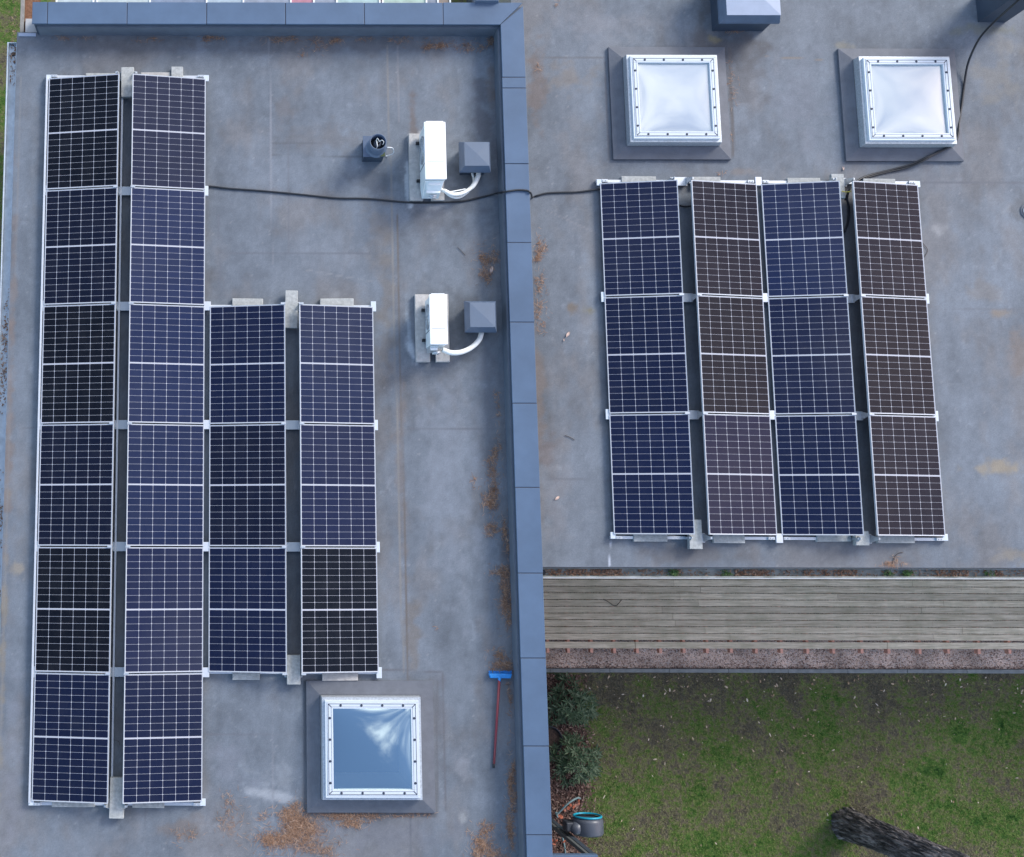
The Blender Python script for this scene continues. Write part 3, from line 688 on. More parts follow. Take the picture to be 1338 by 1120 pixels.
# ------------------------------------------------------------------ skylights
SKL = ['skylight reflecting blue sky on the left roof beside the broom', 'skylight with white frame on the right roof near the parapet, no cable', 'skylight with white frame on the right roof with black cable round it']
for k, (cx, cy, zr) in enumerate(SK):
    s = empty('skylight', (cx, cy, zr), SKL[k], 'skylight', 'square domed rooflights')
    m = MB(); W = 1.775
    # sloping membrane apron: ring frustum
    def ring(m, w0, z0, w1, z1):
        a, b = w0 / 2, w1 / 2
        q = [(-a, -a), (a, -a), (a, a), (-a, a)]; r = [(-b, -b), (b, -b), (b, b), (-b, b)]
        vs = [(cx + x, cy + y, zr + z0) for x, y in q] + [(cx + x, cy + y, zr + z1) for x, y in r]
        m.add(vs, [(i, (i + 1) % 4, 4 + (i + 1) % 4, 4 + i) for i in range(4)]); return m
    ring(m, W, -.01, W, .05); ring(m, W, .05, 1.40, .095); m.build('apron', M['flange'], s)
    m = MB(); ring(m, 1.40, .02, 1.365, .245); ring(m, 1.365, .245, 1.20, .246); m.build('curb', M['galv'], s, label='galvanised metal upstand')
    m = MB()
    FW, FI = 1.292, 1.075
    for (a, b, z0, z1) in ((FW, 1.235, .235, .300), (1.235, FI, .235, .308)):
        a2, b2 = a / 2, b / 2
        m.box(cx - a2, cx + a2, cy - a2, cy - b2, zr + z0, zr + z1); m.box(cx - a2, cx + a2, cy + b2, cy + a2, zr + z0, zr + z1)
        m.box(cx - a2, cx - b2, cy - b2, cy + b2, zr + z0, zr + z1); m.box(cx + b2, cx + a2, cy - b2, cy + b2, zr + z0, zr + z1)
    fr = m.build('frame', M['whiteframe'], s, bevel=.004)
    # dark gasket line in the frame
    m = MB(); a2, b2 = .6045, .5985; z0, z1 = .300, .3105
    for sg in (-1, 1):
        lo, hi = sorted((sg * b2, sg * a2))
        m.box(cx - a2, cx + a2, cy + lo, cy + hi, zr + z0, zr + z1); m.box(cx + lo, cx + hi, cy - b2, cy + b2, zr + z0, zr + z1)
    for sx in (-1, 1):
        for sy in (-1, 1):
            p, q = .555, .60
            m.hexa([(cx + sx * p - .004, cy + sy * p + .004 * sx * sy, zr + .30), (cx + sx * p + .004, cy + sy * p - .004 * sx * sy, zr + .30), (cx + sx * q + .004, cy + sy * q - .004 * sx * sy, zr + .30), (cx + sx * q - .004, cy + sy * q + .004 * sx * sy, zr + .30),
                    (cx + sx * p - .004, cy + sy * p + .004 * sx * sy, zr + .3102), (cx + sx * p + .004, cy + sy * p - .004 * sx * sy, zr + .3102), (cx + sx * q + .004, cy + sy * q - .004 * sx * sy, zr + .3102), (cx + sx * q - .004, cy + sy * q + .004 * sx * sy, zr + .3102)])
    for sg in (-1, 1):
        lo, hi = sorted((sg * .5590, sg * .5625)); m.box(cx - .5625, cx + .5625, cy + lo, cy + hi, zr + .301, zr + .3095); m.box(cx + lo, cx + hi, cy - .5585, cy + .5585, zr + .301, zr + .3095)
    m.build('gasket', M['seam'], fr)
    first = None
    for sd_ in range(4):
        for i in range(4):
            u = (-.43 + i * .287); r = .581
            x, y = [(u, r), (r, u - .02), (u, -r), (-r, u - .02)][sd_]
            if first is None:
                mm = MB(); mm.lathe([(0.001, .012), (.013, .012), (.017, .008), (.018, 0)], 10); first = mm.build('screw', M['seam'], fr, local=True); o = first
            else:
                o = first.copy(); COL.objects.link(o); o.parent = fr
            o.location = (x, y, .304)
    # shallow dome, slightly pillowed with a crease along the edges
    m = MB(); n = 40; h = FI / 2
    for j in range(n + 1):
        for i in range(n + 1):
            u, v = -1 + 2 * i / n, -1 + 2 * j / n
            e = max(0.0, (1 - u ** 6) * (1 - v ** 6)); e2 = max(0.0, (1 - u ** 2) * (1 - v ** 2))
            z = .268 + .003 * e + .020 * e2 ** .9
            m.v.append((cx + u * h, cy + v * h, zr + z))
    for j in range(n):
        for i in range(n):
            b = j * (n + 1) + i; m.f.append((b, b + 1, b + n + 2, b + n + 1))
    m.build('dome', M['dome'] if k == 0 else M['clouddome'], s, smooth=True)
    m = MB(); a = FI / 2 + .005; D = 1.1
    m.quad((cx - a, cy - a, zr + .24), (cx + a, cy - a, zr + .24), (cx + a, cy - a, zr - D), (cx - a, cy - a, zr - D))
    m.quad((cx + a, cy - a, zr + .24), (cx + a, cy + a, zr + .24), (cx + a, cy + a, zr - D), (cx + a, cy - a, zr - D))
    m.quad((cx + a, cy + a, zr + .24), (cx - a, cy + a, zr + .24), (cx - a, cy + a, zr - D), (cx + a, cy + a, zr - D))
    m.quad((cx - a, cy + a, zr + .24), (cx - a, cy - a, zr + .24), (cx - a, cy - a, zr - D), (cx - a, cy + a, zr - D))
    m.build('light_shaft', M['shaft'], s, fix=False)
    m = MB(); m.quad((cx - 1.2, cy - 1.2, zr - 2.9), (cx + 1.2, cy - 1.2, zr - 2.9), (cx + 1.2, cy + 1.2, zr - 2.9), (cx - 1.2, cy + 1.2, zr - 2.9)); m.build('room_floor', M['room'], s)

# ------------------------------------------------------------------ vents and chimneys
def vent(cx, cy, zr, label, base, hb, sk0, sk1, hs, name='roof_vent', group='hooded roof vents', cat='vent'):
    v = empty(name, (cx, cy, zr), label, cat, group)
    m = MB(); m.box(cx - base / 2, cx + base / 2, cy - base / 2, cy + base / 2, zr - .01, zr + hb); m.build('shaft', M['ventdark'], v, bevel=.004)
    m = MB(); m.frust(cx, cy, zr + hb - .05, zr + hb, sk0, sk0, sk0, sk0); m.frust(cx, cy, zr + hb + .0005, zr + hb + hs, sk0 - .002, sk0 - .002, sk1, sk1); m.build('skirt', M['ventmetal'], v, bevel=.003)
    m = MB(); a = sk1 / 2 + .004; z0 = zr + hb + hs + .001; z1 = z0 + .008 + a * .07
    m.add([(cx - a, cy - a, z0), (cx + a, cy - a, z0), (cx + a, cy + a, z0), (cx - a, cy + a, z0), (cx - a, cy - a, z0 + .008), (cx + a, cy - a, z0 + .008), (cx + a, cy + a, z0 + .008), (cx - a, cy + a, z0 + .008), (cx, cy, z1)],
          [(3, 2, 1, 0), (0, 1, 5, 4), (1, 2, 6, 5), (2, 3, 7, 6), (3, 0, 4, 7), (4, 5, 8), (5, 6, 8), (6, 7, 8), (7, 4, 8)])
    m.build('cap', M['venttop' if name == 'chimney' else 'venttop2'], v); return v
def mid(px0, py0, px1, py1, z):
    a = U(px0, py0, z); b = U(px1, py1, z); return (a[0] + b[0]) / 2, (a[1] + b[1]) / 2, abs(b[0] - a[0]), abs(b[1] - a[1])
x, y, wx, wy = mid(606.4, 187.4, 639.8, 214.8, .45)
vent(x, y, 0, 'small blue-grey hooded vent beside the upper, larger air conditioner', .36, .30, .455, (wx + wy) / 2 + .01, .14)
x, y, wx, wy = mid(614, 396.7, 647.2, 426, .45)
vent(x, y, 0, 'small blue-grey hooded vent beside the lower, smaller air conditioner', .36, .30, .455, (wx + wy) / 2 + .01, .14)
# tall chimney at the top edge between the skylights
c0 = U(930.3, 40.8, ZR); c1 = U(997, 40.8, ZR); cw = c1[0] - c0[0]
vent((c0[0] + c1[0]) / 2, c0[1] + cw / 2, ZR, 'tall square blue-grey chimney with pale pyramid cap, behind the left of the two right-roof skylights', cw, .46, cw + .12, cw + .01, .15, 'chimney', 'square clad chimneys', 'chimney')
c0 = U(1277, 36, ZR); c1 = U(1316, 36.8, ZR); cw = c1[0] - c0[0]
chm = vent((c0[0] + c1[0]) / 2, c0[1] + .30, ZR, 'plain dark blue-grey chimney in the top right corner with a cable in front', .43, 1.5, .53, .44, .15, 'chimney', 'square clad chimneys', 'chimney')
sc2 = MB(); 
c0 = U(617.5, 8, .30); c1 = U(651, 8, .30)
vent((c0[0] + c1[0]) / 2, c0[1] + (c1[0] - c0[0]) / 2, -.2, 'dark hooded chimney just behind the far parapet near its mitred corner', .36, .55, c1[0] - c0[0], (c1[0] - c0[0]) * .85, .10, 'chimney', 'square clad chimneys', 'chimney')

# open vent pipe on a clad box
x0, y0, _ = U(473, 211.5, 0); x1, _, _ = U(499, 211.5, 0); bw = x1 - x0
bx, by = (x0 + x1) / 2, y0 + bw / 2
vp = empty('vent_pipe', (bx, by, 0), 'open dark grey flue pipe on a square clad box with white wire inside', 'vent pipe')
m = MB(); m.box(bx - bw / 2, bx + bw / 2, by - bw / 2, by + bw / 2, -.01, .27); m.build('base_box', M['ventdark'], vp, bevel=.004)
m = MB(); m.box(bx - bw / 2 - .012, bx + bw / 2 + .012, by - bw / 2 - .012, by + bw / 2 + .012, .271, .283); m.build('base_plate', M['ventmetal'], vp, bevel=.003)
pc = U(496.5, 178.6, .56); r0 = .122
m = MB(); px_, py_ = bx + .03, by - .02
prof = [(r0 + .035, .284), (r0 + .004, .31), (r0, .33), (r0, .56), (r0 - .012, .562), (r0 - .012, .30)]
m.lathe(prof, 40, (px_, py_, 0)); pipe = m.build('flue_pipe', M['ventmetal'], vp, smooth=False)
for p in pipe.data.polygons: p.use_smooth = True
m = MB(); m.lathe([(.001, .34), (r0 - .014, .34)], 32, (px_, py_, 0)); m.build('pipe_inside', M['black'], pipe)
m = MB(); m.lathe([(.03, .50), (.055, .50), (.055, .35)], 20, (px_, py_, 0)); m.lathe([(.02, .535), (.026, .535), (.026, .40)], 16, (px_ - .01, py_ + .02, 0)); m.build('inner_duct', M['reel'], pipe, smooth=True)
m = MB(); m.tube(spline([(px_ - .03, py_ + .02, .53), (px_ - .01, py_ + .05, .56), (px_ + .02, py_ + .01, .55), (px_ + .05, py_ + .02, .57), (px_ + .08, py_ + .0, .56), (px_ + .07, py_ - .04, .53)]), .0045, 6)
m.tube([(px_ - .02, py_ + .02, .54), (px_ - .01, py_ - .06, .53), (px_ - .02, py_ - .08, .48)], .007, 6)
m.build('white_wire', M['pipewhite'], pipe, smooth=True)
a = U(505.8, 192.6, .30); b_ = U(514, 200, .12); c_ = U(508, 201, .1)
m = MB(); m.tube(spline([(a[0], a[1], .30), (b_[0] - .03, b_[1] + .03, .26), (b_[0], b_[1], .12), (c_[0], c_[1], .02), (c_[0] - .03, c_[1] - .01, .012)]), .007, 6); m.build('wire_tail', M['white'], vp, smooth=True)
m = MB(); mx0 = bx - bw * .3
m.box(bx + .02, bx + bw / 2 + .01, by - bw / 2 - .008, by - bw / 2 + .1, .284, .296); m.build('moss', mat('moss', (.06, .08, .03), rough=.9, var=.3, scale=40), vp, label='green moss at the foot of the pipe')

# ------------------------------------------------------------------ air conditioners
def aircon(tl, br, zt, label, grp='white air conditioner units on the left roof', big=True):
    a = U(tl[0], tl[1], zt); b = U(br[0], br[1], zt)
    x0, x1, y1, y0 = a[0], b[0], a[1], b[1]; zb = .13
    e = empty('air_conditioner', ((x0 + x1) / 2, (y0 + y1) / 2, .08), label, 'air conditioner', grp)
    m = MB(); m.box(x0 + .012, x1 - .006, y0 + .012, y1 - .012, zb, zt - .012); cas = m.build('casing', M['acside'], e, bevel=.012)
    m = MB(); m.box(x0, x1, y0, y1, zt - .03, zt)
    lid = m.build('lid', M['white'], e, bevel=.010)
    m = MB(); yc = (y0 + y1) / 2; m.box(x0 + .03, x1 - .03, y1 - .004, y1 + .012, zt - .03, zt - .004); m.build('lid_lip', M['white'], lid, bevel=.006)
    # fan side with round grille facing west
    m = MB(); r = min(.21, (zt - zb) / 2 - .05); fy = y0 + (y1 - y0) * .60; fz = (zb + zt) / 2
    for k in range(1, 8):
        rr = r * k / 7
        m.tube([(x0 + .002, fy + rr * math.cos(t * .2618), fz + rr * math.sin(t * .2618)) for t in range(24)], .0035, 5, closed=True)
    for k in range(8):
        an = k * math.pi / 8
        m.tube([(x0 - .002, fy - r * math.cos(an), fz - r * math.sin(an)), (x0 - .002, fy + r * math.cos(an), fz + r * math.sin(an))], .003, 5)
    m.build('fan_grille', M['galv'], cas)
    m = MB(); m.lathe([(.001, x0 + .0105), (r, x0 + .0105)], 32, (0, fy, fz), 'X'); m.build('fan_opening', M['reel'], cas)
    for yy_ in (y0 + .14, y1 - .14):
        m = MB(); m.box(x0 - .035, x1 + .03, yy_ - .02, yy_ + .02, .082, .13)
        m.tube([(x0 - .02, yy_, .13), (x0 - .02, yy_, .155)], .012, 8); m.build('foot', M['black'], e)
    # valve cover on the south end
    m = MB(); xm = (x0 + x1) / 2
    if big:
        m.hexa([(x0 + .03, y0 - .14, .13), (x1 - .03, y0 - .14, .13), (x1 - .01, y0 + .01, .13), (x0 + .01, y0 + .01, .13), (x0 + .06, y0 - .10, zt - .22), (x1 - .05, y0 - .10, zt - .22), (x1 - .02, y0 + .01, zt - .10), (x0 + .02, y0 + .01, zt - .10)])
    else:
        m.hexa([(x0 + .02, y0 - .06, .16), (x1 - .11, y0 - .06, .16), (x1 - .09, y0 + .01, .16), (x0 + .02, y0 + .01, .16), (x0 + .03, y0 - .05, .40), (x1 - .12, y0 - .05, .40), (x1 - .10, y0 + .01, .45), (x0 + .02, y0 + .01, .45)])
    vc = m.build('valve_cover', M['acside'] if big else M['galv'], e, bevel=.012)
    m = MB()
    if big:
        m.box(x0 + .05, x1 - .06, y0 - .135, y0 - .10, zt - .26, zt - .235); m.box(x0 + .07, x1 - .08, y0 - .05, y0 + .0, zt - .15, zt - .125); m.tube([(x0 + .04, y0 - .12, .2), (x0 + .02, y0 + .0, zt - .12)], .008, 6)
    else:
        m.box(x0 + .03, x1 - .12, y0 - .055, y0 - .02, .41, .43)
    m.build('cover_ridge', M['white'], vc, bevel=.003)
    m = MB(); m.box(x0 + .006, x0 + .0125, y0 + (y1 - y0) * .30, y0 + (y1 - y0) * .31, zb + .01, zt - .04); m.box(x0 + .03, x1 - .03, y0 + (y1 - y0) * .31, y0 + (y1 - y0) * .316, zt + .0005, zt + .002); m.build('panel_seam', M['reel'], cas)
    m = MB()
    for q in (.30, .38): m.tube([(xm - .05, y0 - .16 if big else y0 - .08, q), (xm + .05, y0 - .16 if big else y0 - .08, q)], .018, 10)
    m.build('valve', M['galv'], vc, smooth=True)
    return e, x0, x1, y0, y1
ac1, ax0, ax1, ay0, ay1 = aircon((553.9, 159), (583.9, 234.2), .68, 'larger white air conditioner unit beside the open vent pipe')
def P(px, py, z): return U(px, py, z)
m = MB()
m.tube(spline([P(580, 249, .33), P(592, 254, .25), P(605, 252, .2), P(617, 244, .16), P(624, 232, .14), P(626, 222, .13)], 10), [.03] * 30 + [.036] * 21, 12)
m.tube(spline([P(576, 246, .35), P(588, 256, .22), P(600, 258, .15), P(612, 250, .12), P(619, 238, .1), P(617, 226, .1)], 10), .018, 8)
m.tube(spline([P(572, 250, .30), P(585, 251, .3), P(598, 249, .26), P(608, 247, .22)], 10), .009, 8)
m.build('refrigerant_pipe', M['pipewhite'], ac1, smooth=True, label='bundle of white insulated pipes')
ac2, bx0, bx1, by0, by1 = aircon((560.6, 384.4), (585.4, 450.2), .60, 'smaller white air conditioner unit beside the lower hooded vent', big=False)
m = MB(); m.tube(spline([P(578, 457, .3), P(590, 461, .28), P(603, 460, .24), P(616, 454, .2), P(626, 444, .18), P(630, 432, .16)], 12), .037, 14)
m.build('refrigerant_pipe', M['pipewhite'], ac2, smooth=True)
m = MB(); m.tube([P(568, 457, .3), P(570, 461, .25), P(572, 463, .12)], .012, 8); m.build('drain_pipe', M['black'], ac2, smooth=True)
def BX(px0, py0, px1, py1, zt, z0, ext=(0, 0, 0, 0)):
    a = U(px0, py0, zt); b = U(px1, py1, zt); c = U(px1, py0, zt); d = U(px0, py1, zt)
    xa = (a[0] + d[0]) / 2; xb = (b[0] + c[0]) / 2; ya = (a[1] + c[1]) / 2; yb = (b[1] + d[1]) / 2
    return (xa - ext[0], xb + ext[1], yb - ext[3], ya + ext[2], z0, zt)
def slab(px, zt, z0, label, name='concrete_slab', cat='slab', group='concrete slabs carrying the air conditioners', ext=(0, 0, 0, 0), mt='concretewarm', yaw=0):
    x0, x1, y0, y1, a, b = BX(*px, zt, z0, ext); cx, cy = (x0 + x1) / 2, (y0 + y1) / 2
    m = MB(); m.box(x0 - cx, x1 - cx, y0 - cy, y1 - cy, 0, b - a)
    o = m.build(name, M[mt], bevel=.006); o.location = (cx, cy, a); o.rotation_euler[2] = math.radians(yaw)
    return tag(o, label, cat, group)
slab((535, 174.5, 552.3, 261.7), .08, .0, 'long pale concrete slab under the west side of the larger air conditioner')
slab((562.6, 174.5, 579.8, 261.7), .08, .0, 'long concrete slab under the east side of the larger air conditioner')
slab((543, 384.6, 561.3, 472.8), .08, .0, 'long pale concrete slab under the west side of the smaller air conditioner')
slab((568.8, 384.2, 586.7, 472.8), .08, .0, 'long concrete slab under the east side of the smaller air conditioner')

# ------------------------------------------------------------------ solar panels
XLc = [-2.692, -1.623, -1.419, -.336, -.259, .828, 1.038, 2.127]; Y0L, ZL, DZ = 7.010, .10, .1993
XRc = [5.553, 6.641, 6.850, 7.894, 7.965, 9.043, 9.243, 10.309]; Y0R, ZRl, YAW = 5.4685, -.0627, -.003607
PITCH = 1.742
proto = None
ROW6 = ['topmost', 'second', 'third', 'fourth', 'fifth', 'lowest']
def make_panel():
    e = empty('solar_panel', (0, 0, 0))
    m = MB(); a, b, w_ = PW / 2, PL / 2, .0075
    for (x0, x1, y0, y1) in ((-a, a, -b, -b + w_), (-a, a, b - w_, b), (-a, -a + w_, -b + w_, b - w_), (a - w_, a, -b + w_, b - w_)): m.box(x0, x1, y0, y1, -PT, 0)
    m.build('frame', M['framealu'], e, local=True, bevel=.0015)
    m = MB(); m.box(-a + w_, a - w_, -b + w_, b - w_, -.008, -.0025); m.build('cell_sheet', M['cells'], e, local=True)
    m = MB(); m.box(-.05, .05, -.04, .04, -.03, -.009); o = m.build('junction_box', M['black'], e.children[1], local=True); o.location = (0, .1, 0)
    return e
TONE = {'k': (.25, .30, .55), 'd': (.35, .50, 1.5), 'n': (.55, .90, 3.1), 'b': (.95, 1.6, 5.0), 'v': (1.0, 1.35, 3.9), 'w': (.60, .56, 1.1), 'x': (.22, .25, .6), 'p': (.45, .7, 2.9)}   # reflected sky tones painted into the cell colour, panel by panel
SKY_TONES_L = ['kdkdkn', 'vbbbvn', 'ndn', 'bvk']; SKY_TONES_R = ['nnn', 'wxp', 'bnn', 'wxw']
def place_panel(x0, x1, z0, rise, yc, label, group, yaw=0, sky_tone='n'):
    global proto
    if proto is None: proto = make_panel(); o = proto
    else: o = copy_tree(proto)
    tilt = math.asin(DZ / PW) * (1 if rise else -1)
    cx = (x0 + x1) / 2
    if yaw: yc = yc + yaw * cx; cx = cx - yaw * yc
    o.location = (cx, yc, z0 + DZ / 2)
    o.rotation_euler = Euler((random.gauss(0, .0007), -tilt + random.gauss(0, .0012), yaw + random.gauss(0, .0005)), 'XYZ')
    o.scale = ((x1 - x0) / math.cos(tilt) / PW, 1, 1)
    for ch in o.children:
        if ch.name.startswith('cell_sheet'):
            j_ = random.uniform(.9, 1.1); ch.color = tuple(q * j_ for q in TONE[sky_tone]) + (1,)
    tag(o, label, 'solar panel', group)
cols = ['leftmost long column', 'second long column', 'first short column', 'second short column beside bare roof']
for c in range(4):
    rows = range(6) if c < 2 else range(2, 5)
    for r in rows:
        wd_ = ROW6[r] if c < 2 else ['top', 'middle', 'bottom'][r - 2]
        place_panel(XLc[2 * c], XLc[2 * c + 1], ZL, c % 2 == 0, Y0L - PITCH * (r + .5), f'{wd_} dark solar panel in the {cols[c]} of the left roof', 'solar panels on the left roof', 0, SKY_TONES_L[c][r if c < 2 else r - 2])
colsR = ['leftmost column, blue-tinted,', 'second column, browner,', 'third column, blue-tinted,', 'rightmost column, brownest,']
for c in range(4):
    for r in range(3):
        place_panel(XRc[2 * c], XRc[2 * c + 1], ZRl, c % 2 == 0, Y0R - PITCH * (r + .5), f"{['top', 'middle', 'bottom'][r]} solar panel in the {colsR[c]} of the right roof", 'solar panels on the right roof', YAW, SKY_TONES_R[c][r])

# mounting rails and brackets under every row joint
def rail_set(xs, y, zr, label, group, yaw=0, end=0, ridges=(), valleys=(), ends=True, mid_alu=False):
    """one cross rail with the brackets bolted to it"""
    x0, x1 = xs[0] - .045, xs[-1] + .045; y = y + end * .035
    e = empty('mounting_rail', (0, y, zr), label, 'mounting rail', group)
    e.rotation_euler[2] = yaw
    if yaw: e.location = (-yaw * y, y, zr)
    m = MB(); m.box(x0, x1, -.022, .022, .012, .050); m.build('rail', M['alu'] if (end or mid_alu) else M['railshade'], e, local=True, bevel=.002)
    for (a, b) in ridges:
        m = MB(); m.box(a - .02, b + .02, -.066, .066, .052, .060)
        m.build('ridge_plate', M['whiteframe'] if zr == 0 else M['alu'], e, local=True, bevel=.002)
        for (q, sgn) in ((a, -1), (b, 1)):
            m = MB(); m.hexa([(q - .004, -.06, .061), (q + .004, -.06, .061), (q + .004, .06, .061), (q - .004, .06, .061), (q - .004 + sgn * .03, -.012, .061 + DZ - .005), (q + .004 + sgn * .03, -.012, .061 + DZ - .005), (q + .004 + sgn * .03, .012, .061 + DZ - .005), (q - .004 + sgn * .03, .012, .061 + DZ - .005)])
            m.box(*sorted((q - sgn * .008, q + sgn * .06)), -.014, .014, DZ + .104, DZ + .110) if abs(end) < .5 else None
            m.build('ridge_leg', M['galv'], e, local=True)
    for (a, b) in valleys:
        m = MB(); m.box(a - .012, b + .012, -.066, .066, .051, .092); m.build('valley_bracket', M['alu'], e, local=True, bevel=.003)
    if ends:
        for q, sgn in ((xs[0], -1), (xs[-1], 1)):
            m = MB(); m.box(*sorted((q + sgn * .045, q - sgn * .03)), -.075 if end >= 0 else -.02, .075 if end <= 0 else .02, .051, .080); m.build('end_bracket', M['whiteframe'], e, local=True, bevel=.003)
    if end:
        for i in range(len(xs) // 2):
            lo, hi = xs[2 * i], xs[2 * i + 1]; up = (i % 2 == 0)
            ql, qh = (lo, hi) if up else (hi, lo); sg = 1 if up else -1
            m = MB(); m.box(*sorted((ql + sg * .03, ql + sg * .12)), -.02, .02, .0505, .085); m.box(*sorted((qh - sg * .06, qh - sg * .02)), -.015, .015, .0505, .05 + DZ * .9)
            for q in (ql + sg * .05, ql + sg * .09, qh - sg * .03): m.tube([(q, -.0, .08 if q != qh - sg * .03 else .05 + DZ * .9), (q, 0, .10 if q != qh - sg * .03 else .07 + DZ)], .007, 6)
            m.build('end_clamp', M['galv'], e, local=True)
    return e
RN = ['first', 'second', 'third', 'fourth', 'fifth', 'sixth', 'seventh']
for r in range(7):
    y = Y0L - PITCH * r
    xs = XLc if 2 <= r <= 5 else XLc[:4]
    end = 1 if r == 0 else (-1 if r == 6 else 0)
    rail_set(xs, y, 0, f'{RN[r]} cross rail from the top under the left roof solar array', 'cross rails of the left array', 0, end,
             [(xs[1], xs[2])] + ([(xs[5], xs[6])] if len(xs) > 4 else []), [(xs[3], xs[4])] if len(xs) > 4 else [], True, r in (2, 5))
for r in range(4):
    end = 1 if r == 0 else (-1 if r == 3 else 0)
    rail_set(XRc, Y0R - PITCH * r, ZR, f'{RN[r]} cross rail from the top under the right roof solar array', 'cross rails of the right array', YAW, end,
             [(XRc[1], XRc[2]), (XRc[5], XRc[6])], [(XRc[3], XRc[4])])
for (x, zz, lab) in ((XLc[0] - .030, .075, 'long pale rail along the outer left edge of the left array'), (XLc[1] + .034, .05, 'long pale rail right of the leftmost column of the left array')):
    m = MB(); m.box(-.014, .014, Y0L - PITCH * 6 - .02 - 2, Y0L + .02 - 2, 0, .03)
    o = m.build('side_rail', M['alu'], bevel=.002); o.location = (x, 2, zz); tag(o, lab, 'rail', 'long side rails of the left array')

# ballast blocks
BL = [((158.3, 87.7, 175, 126.5), 'upright', 'ballast block lying lengthwise in the gap above the left array', .14, (0, 0, 0, 0)),
      ((112, 95.5, 156, 104), '', 'ballast block half hidden above the topmost panel of the leftmost column', .06, (0, 0, 0, .08)),
      ((184, 94.5, 222.7, 100), '', 'pinkish ballast block half hidden above the second long column', .06, (0, 0, 0, .10)),
      ((223.8, 87, 239, 100), '', 'small square block standing above the second long column', .10, (0, 0, 0, .05)),
      ((143.2, 1016, 162.3, 1069.8), '', 'ballast block in the gap below the two long columns', .14, (0, 0, 0, 0)),
      ((67.6, 1046, 124, 1054.8), '', 'ballast block poking out below the leftmost column', .06, (0, 0, .08, 0)),
      ((172.8, 1048, 214.6, 1055.8), '', 'ballast block poking out below the second long column', .06, (0, 0, .08, 0)),
      ((372.6, 379.6, 389, 428.5), '', 'ballast block in the gap above the two short columns', .14, (0, 0, 0, 0)),
      ((418.4, 390, 462.2, 398), '', 'ballast block above the second short column', .07, (0, 0, 0, .08)),
      ((303.5, 390, 343.7, 398), '', 'ballast block above the first short column', .07, (0, 0, 0, .08)),
      ((375, 856, 392.6, 894.6), '', 'ballast block in the gap below the two short columns', .14, (0, 0, 0, 0)),
      ((421, 881, 467.7, 889.6), '', 'pinkish ballast block below the second short column, against the skylight', .07, (0, 0, .08, 0)),
      ((303.7, 881, 339.5, 888.5), '', 'ballast block below the first short column', .07, (0, 0, .08, 0))]
for px, _, lab, zt, ext in BL:
    slab(px, zt, .062 if zt > .1 else 0.0, 'grey concrete ' + lab, 'ballast_block', 'concrete block', 'concrete ballast blocks of the left array', ext, 'concrete' if 'pinkish' not in lab else 'concretewarm', random.uniform(-1, 1))
BR = [((812.2, 230.3, 857.3, 238), 'ballast block above the leftmost column', .07, (0, 0, 0, .08)), ((905, 231, 941.6, 238), 'ballast block above the second column', .07, (0, 0, 0, .08)), ((1029, 232.5, 1072, 240), 'ballast block above the third column', .07, (0, 0, 0, .08)),
      ((1087.4, 227.3, 1103.7, 259), 'ballast block above the gap beside the rightmost column', .14, (0, 0, 0, .0)), ((1128, 233.5, 1170, 241), 'ballast block above the rightmost column', .07, (0, 0, 0, .08)),
      ((828, 699, 872.3, 707.7), 'ballast block below the leftmost column', .07, (0, 0, .08, 0)), ((900.5, 679, 917.5, 717.5), 'stacked ballast block in the gap below the first two columns', .16, (0, 0, 0, 0)), ((932.4, 700, 973.5, 709.7), 'ballast block below the second column', .07, (0, 0, .08, 0)),
      ((1067.6, 700, 1112.4, 707.7), 'ballast block below the third column', .07, (0, 0, .08, 0)), ((1118, 694, 1135.7, 712.7), 'stacked ballast block in the gap below the last two columns', .16, (0, 0, 0, 0)), ((1147, 700, 1195.3, 709.7), 'ballast block below the rightmost column', .07, (0, 0, .08, 0))]
for px, lab, zt, ext in BR:
    slab(px, ZR + zt, ZR + (.062 if zt > .1 else 0), 'grey concrete ' + lab + ', right roof', 'ballast_block', 'concrete block', 'concrete ballast blocks of the right array', ext, 'concrete', random.uniform(-1, 1))

# ------------------------------------------------------------------ cables
def zc(px): return .02
pts = [(262, 246, .05), (272, 243.5, .02), (300, 246.5, .015), (335, 249, .015), (370, 252, .015), (405, 255.5, .015), (440, 259, .015), (470, 259.5, .015), (490, 260.5, .015), (520, 263.5, .015), (545, 265, .015), (580, 264.5, .015), (605, 263, .015), (630, 257.5, .02), (648, 253, .05), (655, 251.5, .30), (661, 250.5, .40), (675, 248.5, .40), (688, 249, .40), (693, 252, .39), (694.5, 255, .2), (695.5, 258, ZR + .02), (703, 255.5, ZR + .015), (715, 252.5, ZR + .015), (735, 251.5, ZR + .015), (755, 251, ZR + .015), (783, 247.5, ZR + .03), (800, 247, ZR + .04)]
m = MB(); m.tube(spline([U(*p) for p in pts], 6), .0145, 8)
tag(m.build('power_cable', M['cable'], smooth=True), 'black cable snaking from the left array over the blue parapet to the right array', 'cable')
pts = [(1340, -8, 1.25), (1322, 8, 1.0), (1303, 25, .75), (1290, 38, .5), (1280, 50, .3), (1271, 67, ZR + .25), (1264, 86, ZR + .1), (1260, 110, ZR + .02), (1257, 135, ZR + .02), (1253.5, 158, ZR + .05), (1252, 176, ZR + .10), (1245, 189, ZR + .11), (1225, 199, ZR + .10), (1208, 207, ZR + .09), (1190, 215, ZR + .05), (1165, 222, ZR + .02), (1140, 228, ZR + .02), (1124, 234, ZR + .06), (1112, 244, ZR + .12), (1107, 258, ZR + .1), (1109, 272, ZR + .06), (1108, 290, ZR + .03), (1103, 304, ZR + .02)]
m = MB(); m.tube(spline([U(*p) for p in pts], 6), .0155, 8)
